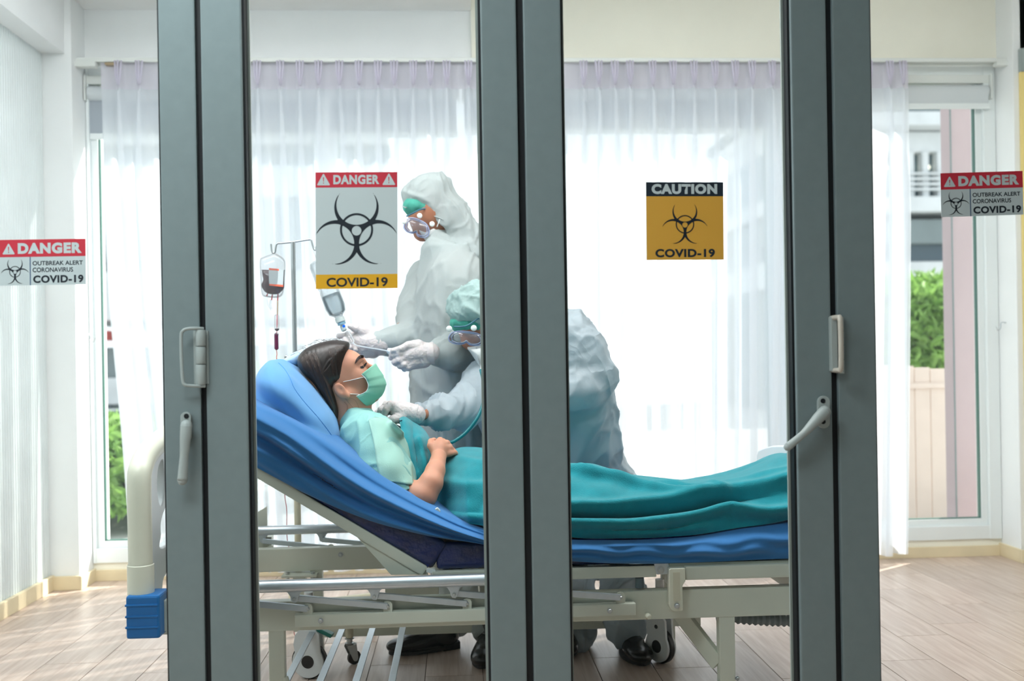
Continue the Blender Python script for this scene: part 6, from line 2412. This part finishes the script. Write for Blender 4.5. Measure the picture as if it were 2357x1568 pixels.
# blood bag
BYb = IY - 0.005
M_bagc = clear_mat('clear_bag_plastic', (236, 236, 240), 0.86, 0.08, 0.06, 0.5)
M_blood = mat('dark_blood', (60, 18, 34), 0.25, spec=0.6, coat=0.4)
M_red = mat('blood_red', (196, 24, 40), 0.3)
bag = thing('blood_bag', 'clear blood bag half full, hanging from left hook of drip stand', 'blood bag', P(629, 582, BYb))
puff('bag_film', [(598, 600), (606, 592), (622, 586), (630, 583), (640, 586), (652, 594), (657, 606), (656, 640), (654, 664), (650, 680), (638, 686), (612, 684), (602, 676), (599, 640)], BYb, 0.022, 2.2, M_bagc, bag, rows=11, center=(628, 638))
bl = puff('blood', [(603, 622), (603, 621), (628, 621.5), (654, 622.5), (655, 623), (654, 645), (654, 662), (647, 672), (640, 677), (628, 678), (614, 675), (605, 666), (602, 656), (606, 644), (604, 634)], BYb, 0.017, 2.6, M_blood, bag,
          rows=13, center=(628, 650))
lbp = [(619, 617), (642, 619), (653, 622), (652, 645), (651, 660), (635, 658), (620, 657), (619, 640)]
lab_ = prism('bag_label', [P(x, y, BYb - 0.0195) for x, y in lbp], (0, 0.0006, 0), mat('label_paper', (206, 214, 216), 0.7), bag)
M_org = mat('label_orange', (240, 110, 80), 0.6)
prism('label_band', [P(x, y, BYb - 0.020) for x, y in ((619, 617), (642, 619), (642, 623.5), (619, 621.5))], (0, 0.0004, 0), M_org, lab_)
prism('label_band', [P(x, y, BYb - 0.020) for x, y in ((620, 653.5), (652, 656), (651.5, 660.5), (620, 657.5))], (0, 0.0004, 0), M_org, lab_)
for (a, c) in (((616, 676), (614, 682)), ((627, 678), (625, 691)), ((640, 677), (639, 692))):
    tube('port', [P(a[0], a[1], BYb), P(c[0], c[1], BYb)], 0.0022, M_red, bag, 8)
tube('port_tube', [P(624, 690, BYb), P(622, 702, BYb), P(625, 712, BYb)], 0.004, M_bagc, bag, 8)
tube('port_tube', [P(615, 684, BYb), P(616, 700, BYb), P(624, 715, BYb)], 0.0015, M_bagc, bag, 6, 3)
line = thing('infusion_line', 'red transfusion line with drip chambers below blood bag', 'infusion line', P(638, 720, BYb))
tube('clear_tube', [P(639, 692, BYb), P(638.5, 724, BYb)], 0.003, mat('tube_amber', (210, 190, 170), 0.3, trans=0.4), line, 8)
lathe('drip_chamber', [(0.0, 0), (0.002, 0), (0.0095, 0.004), (0.0095, 0.06), (0.006, 0.064), (0, 0.064)], P(637.5, 762, BYb), (0, 0, 1), M_bagc, line, 16)
lathe('chamber_blood', [(0.0, 0), (0.004, 0), (0.0085, 0.004), (0.0085, 0.009), (0, 0.009)], P(637.5, 762, BYb), (0, 0, 1), M_blood, line, 16)
tube('red_drops', [P(638, 722, BYb), P(637.8, 745, BYb), P(637.5, 757, BYb)], [0.002, 0.003, 0.001], mat('pale_red', (230, 130, 140), 0.3), line, 8)
lathe('filter_chamber', [(0.0, 0), (0.003, 0), (0.0085, 0.005), (0.0085, 0.062), (0.003, 0.066), (0, 0.066)], P(636.5, 806, BYb), (0, 0, 1), mat('blood_plum', (96, 30, 66), 0.25, coat=0.5), line, 16)
lathe('filter_cap', [(0.007, 0), (0.0088, 0.002), (0.0088, 0.01), (0.004, 0.013), (0, 0.013)], P(636.7, 773, BYb), (0, 0, 1), M_bagc, line, 16)
tube('red_tube', [P(637.6, 762, BYb), P(636.8, 768, BYb)], 0.0016, M_red, line, 6)
tube('red_tube', [P(636.3, 805, BYb), P(637.5, 816, BYb), P(637.2, 830, BYb), P(645, 900, BYb), P(640, 1000, BYb + 0.02), P(652, 1080, BYb), P(656, 1145, BYb), P(660, 1175, BYb), P(661, 1240, BYb), P(672, 1290, BYb), P(676, 1350, BYb),
                  P(676, 1450, BYb), (P(690, 1480, 3.85).x, 3.85, 0.02), (P(676, 1530, 3.62).x, 3.63, 0.006), (P(696, 1520, 3.7).x, 3.7, 0.006)], 0.0015, M_red, line, 6, 6)

# saline bottle, tilted, neck down towards the gloved hand
M_bot = clear_mat('saline_bottle_plastic', (226, 238, 244), 0.68, 0.08, 0.06, 0.6)
M_sal = clear_mat('saline', (190, 218, 232), 0.66, 0.03, 0.1, 0.5)
sb = thing('saline_bottle', 'clear saline bottle tilted neck-down from right hook, partly behind poster', 'saline bottle', P(745, 640, IY))
top_, bot_ = P(731, 600, IY), P(781, 731, IY)
axb = (bot_ - top_)
Lh = axb.length
prof = [(0, 0), (0.02, 0.0), (0.034, 0.006), (0.0395, 0.02), (0.0395, Lh * 0.45), (0.037, Lh * 0.5), (0.0395, Lh * 0.55), (0.040, Lh * 0.82), (0.034, Lh * 0.92), (0.018, Lh * 0.97), (0.0155, Lh), (0, Lh)]
lathe('bottle', prof, top_, axb, M_bot, sb, 28)
lathe('fluid', [(0, Lh * 0.72), (0.036, Lh * 0.6), (0.037, Lh * 0.8), (0.031, Lh * 0.91), (0.014, Lh * 0.965), (0, Lh * 0.965)], top_, axb, M_sal, sb, 28)
lathe('hanging_loop', [(0.001, -0.04), (0.003, -0.04), (0.003, 0.0), (0.001, 0.0)], top_, axb, M_plasw, sb, 8)
d_ = axb.normalized()
lathe('neck_cap', [(0, 0), (0.018, 0), (0.0195, 0.003), (0.0195, 0.018), (0.016, 0.02), (0, 0.02)], bot_, d_, mat('cap_pale', (196, 206, 204), 0.4), sb, 24)
lathe('spike_collar', [(0, 0), (0.015, 0), (0.0165, 0.002), (0.0165, 0.01), (0, 0.011)], bot_ + d_ * 0.02, d_, mat('cap_blue_grey', (130, 170, 190), 0.4), sb, 24)
sl_ = thing('infusion_line', 'clear drip line from the saline bottle held in two gloved hands', 'infusion line', P(800, 760, IY))
q0 = bot_ + d_ * 0.032
lathe('spike_body', [(0, 0), (0.009, 0), (0.011, 0.003), (0.011, 0.022), (0.006, 0.026), (0, 0.026)], q0, d_, mat('spike_clear', (200, 214, 216), 0.3, trans=0.3), sl_, 18)
qb = P(791.5, 751, IY - 0.03)
lathe('blue_vent', [(0, 0), (0.0055, 0), (0.006, 0.002), (0.0055, 0.005), (0, 0.0055)], qb, (0, -1, 0), mat('bright_blue', (0, 100, 220), 0.3), sl_, 18)
ch0 = P(799, 765, IY - 0.02)
ch1 = P(812, 788, IY - 0.05)
lathe('drip_chamber', [(0, 0), (0.0095, 0), (0.0105, 0.003), (0.0105, (ch1 - ch0).length), (0.003, (ch1 - ch0).length + 0.006), (0, (ch1 - ch0).length + 0.006)], ch0, ch1 - ch0, M_bagc, sl_, 18)
tube('thin_tube', [ch1, P(820, 795, IY - 0.08), P(845, 800, IY - 0.12), P(870, 804, IY - 0.17), P(892, 808, IY - 0.2)], 0.0022, mat('clear_tubing', (236, 240, 244), 0.25, trans=0.5), sl_, 8, 5)
tube('thin_tube', [P(800, 760, IY - 0.04), P(811, 778, IY - 0.07), P(814, 788, IY - 0.09), P(808, 792, IY - 0.1)], 0.0012, MATS['clear_tubing'], sl_, 6, 4)
lathe('roller_clamp', [(0, 0), (0.008, 0), (0.013, 0.012), (0.011, 0.03), (0, 0.032)], P(891, 806, IY - 0.2), P(906, 812, IY - 0.2) - P(891, 806, IY - 0.2), M_plasw, sl_, 12)

# ------------------------------------------------------------------ outside the window
M_conc = mat('pale_concrete', (206, 210, 212), 0.9, noise=0.08, nscale=2)
M_concd = mat('grey_concrete', (120, 132, 134), 0.9, noise=0.08, nscale=2)
M_brown = mat('mauve_column_paint', (176, 160, 164), 0.8, noise=0.04, nscale=3)
M_fence = mat('beige_sheet_fence', (222, 206, 194), 0.8, noise=0.03)
M_win = mat('dark_glazing', (60, 80, 92), 0.2)
M_leaf = mat('green_leaves', (140, 180, 92), 0.6, noise=0.35, nscale=5, trans=0.3)
M_bark = mat('bark', (92, 78, 62), 0.9)
M_road = mat('street_paving', (178, 178, 174), 0.95, noise=0.06, nscale=2)
gnd = tag(box('street', (-30, YW + 0.25, -0.4), (40, 60, -0.15), M_road), 'pale paved ground outside the windows', 'ground', kind='structure')
# mauve column just outside, right
cx0, cx1 = P(2193, 700, 6.1).x, P(2256, 700, 6.1).x
col = thing('column', 'mauve painted square column just outside right window', 'column', ((cx0 + cx1) / 2, 6.3, -0.15))
box('shaft', (cx0, 6.1, -0.15), (cx1 + 0.0, 6.225, 4.5), M_brown, col, 0.01)
box('joint_strip', (cx0 - 0.003, 6.095, -0.15), (cx0 + 0.006, 6.1, 4.5), M_concd, col)
box('plinth', (cx0 - 0.02, 6.08, -0.15), (cx1 + 0.02, 6.24, 0.02), M_concd, col, 0.01)
# sheet fence
fy = 7.2
fz = P(2120, 832, fy).z
fen = thing('sheet_fence', 'beige corrugated sheet fence outside right window', 'fence', (P(2130, 1000, fy).x, fy, -0.15))
x = P(1960, 900, fy).x
k = 0
pm2 = None
while x < P(2330, 900, fy).x:
    o = box('fence_sheet', (x, fy, -0.15), (x + 0.115, fy + 0.02, fz - 0.02 * k * 0.115 / 0.2), M_fence, fen, 0.006)
    x += 0.12
    k += 1
box('fence_rail', (P(1960, 900, fy).x, fy - 0.02, fz - 0.2), (P(2330, 900, fy).x, fy, fz - 0.16), M_fence, fen, 0.004)


def tree(name, label, c, r, n, seed, trunk=True):
    t = thing(name, label, 'tree' if trunk else 'bush', (c[0], c[1], -0.15), None)
    r_ = np.random.RandomState(seed)
    V, Fc = [], []
    for i in range(n):
        d = r_.normal(size=3)
        d /= np.linalg.norm(d)
        p = np.array(c) + d * np.array(r) * (0.55 + 0.5 * r_.rand() ** 0.5)
        if p[2] < 0:
            continue
        s = 0.05 + 0.06 * r_.rand()
        a = r_.normal(size=3)
        a /= np.linalg.norm(a)
        b_ = np.cross(a, r_.normal(size=3))
        b_ /= np.linalg.norm(b_)
        nn = np.cross(a, b_) * 0.25 * s
        k0 = len(V)
        V += [p - a * s, p + b_ * s * 0.45 + nn, p + a * s, p - b_ * s * 0.45 + nn]
        Fc.append((k0, k0 + 1, k0 + 2, k0 + 3))
    o = obj('foliage', V, Fc, M_leaf, t)
    o['kind'] = 'stuff'
    if trunk:
        tube('trunk', [(c[0], c[1], -0.15), (c[0] + 0.05, c[1], c[2] * 0.5), (c[0], c[1], c[2])], [0.12, 0.09, 0.05], M_bark, t, 10, 3)
    for j in range(5):
        an = j * 1.256
        tube('branch', [(c[0], c[1], max(0.1, c[2] - r[2] * 0.5)), (c[0] + math.cos(an) * r[0] * 0.6, c[1] + math.sin(an) * r[1] * 0.6, c[2] + r[2] * 0.3)], [0.04, 0.01], M_bark, t, 6)
    return t


q = P(262, 1135, 8.2)
tree('tree', 'leafy green bush outside lower part of left window', (q.x, 8.2, q.z), (0.95, 0.7, 0.62), 5200, 3, False)
q = P(2130, 760, 11)
tree('tree', 'green tree beyond the beige fence at right', (q.x, 11, q.z), (1.1, 0.9, 0.62), 5200, 4)
q = P(700, 1100, 9.5)
tree('tree', 'green bush outside, faint through the curtain behind pillow', (q.x, 9.5, 0.35), (1.2, 0.7, 0.8), 3000, 5, False)


def building(name, label, x0, x1, y, bands, dep=5):
    t = thing(name, label, 'building', ((x0 + x1) / 2, y + dep / 2, -0.15))
    for (z0, z1, m, pro) in bands:
        box('storey_band', (x0, y - pro, z0), (x1, y + dep, z1), m, t, 0.03)
    return t


by = 22.0
def zz(py, px=2120):
    return P(px, py, by).z
bx0, bx1 = P(1760, 500, by).x, P(2340, 500, by).x
B1 = building('building', 'white concrete walkway building seen through right window', bx0, bx1, by,
              [(zz(262), zz(268) + 0.3, M_concd, 0.3), (zz(300), zz(268), M_conc, 0.5), (zz(350), zz(303), M_conc, 0.0), (zz(490), zz(455), M_conc, 0.2), (zz(560), zz(505), M_concd, 0.0), (zz(660), zz(600), M_conc, -0.2),
               (-0.15, zz(660), M_concd, -0.6)])
M_bandglass = mat('grey_blue_glass', (96, 120, 130), 0.3)  # mid grey-blue glass, paler than the dark glazing
box('glass_band', (bx0, by + 0.3, zz(455)), (bx1, by + 5, zz(350)), M_bandglass, B1)
box('glass_band', (bx0, by + 0.3, zz(600)), (bx1, by + 5, zz(560)), M_win, B1)
for k in range(6):
    xx = P(2100 + k * 34 - 80, 400, by).x
    box('post', (xx, by - 0.05, zz(455)), (xx + 0.14, by + 0.2, zz(350)), M_conc, B1)
for k in range(4):
    box('railing_bar', (bx0, by - 0.12, zz(440 - k * 12)), (bx1, by - 0.06, zz(440 - k * 12) + 0.05), M_conc, B1)
for k in range(5):
    xx = P(2105 + k * 38 - 90, 380, by).x
    box('window', (xx, by + 0.26, zz(384)), (xx + 0.24, by + 0.3, zz(376)), mat('lit_lamp', (255, 250, 225), 0.5, emit=2.5), B1)
by2 = 18.0
def z2(py):
    return P(250, py, by2).z
cx0_, cx1_ = P(120, 500, by2).x, P(900, 500, by2).x
B2 = building('building', 'pale balconied building seen through left window', cx0_, cx1_, by2,
              [(z2(1010), z2(930), M_concd, 0.0), (z2(930), z2(870), M_conc, 0.3), (z2(870), z2(800), M_concd, 0.0), (z2(740), z2(630), M_conc, 0.3), (z2(630), z2(460), M_concd, 0.0), (z2(460), z2(390), M_conc, 0.3),
               (z2(390), z2(340), M_concd, 0), (z2(340), z2(250), M_conc, 0.3), (-0.15, z2(1010), M_conc, 0.1)])
for k in range(5):
    xx = P(215 + k * 60, 500, by2).x
    for (a, c) in ((610, 500), (900, 960), (380, 350)):
        lo, hi_ = sorted((z2(a), z2(c)))
        w_ = box('window', (xx, by2 - 0.03, lo), (xx + 0.28, by2 + 0.02, hi_), M_win, B2)
box('awning', (P(226, 775, by2).x, by2 - 0.8, z2(785)), (P(262, 775, by2).x, by2 + 0.1, z2(762)), mat('red_awning', (200, 70, 60), 0.7), B2, 0.02)
box('railing_bar', (cx0_, by2 - 0.35, z2(944)), (cx1_, by2 - 0.3, z2(940)), M_white, B2)
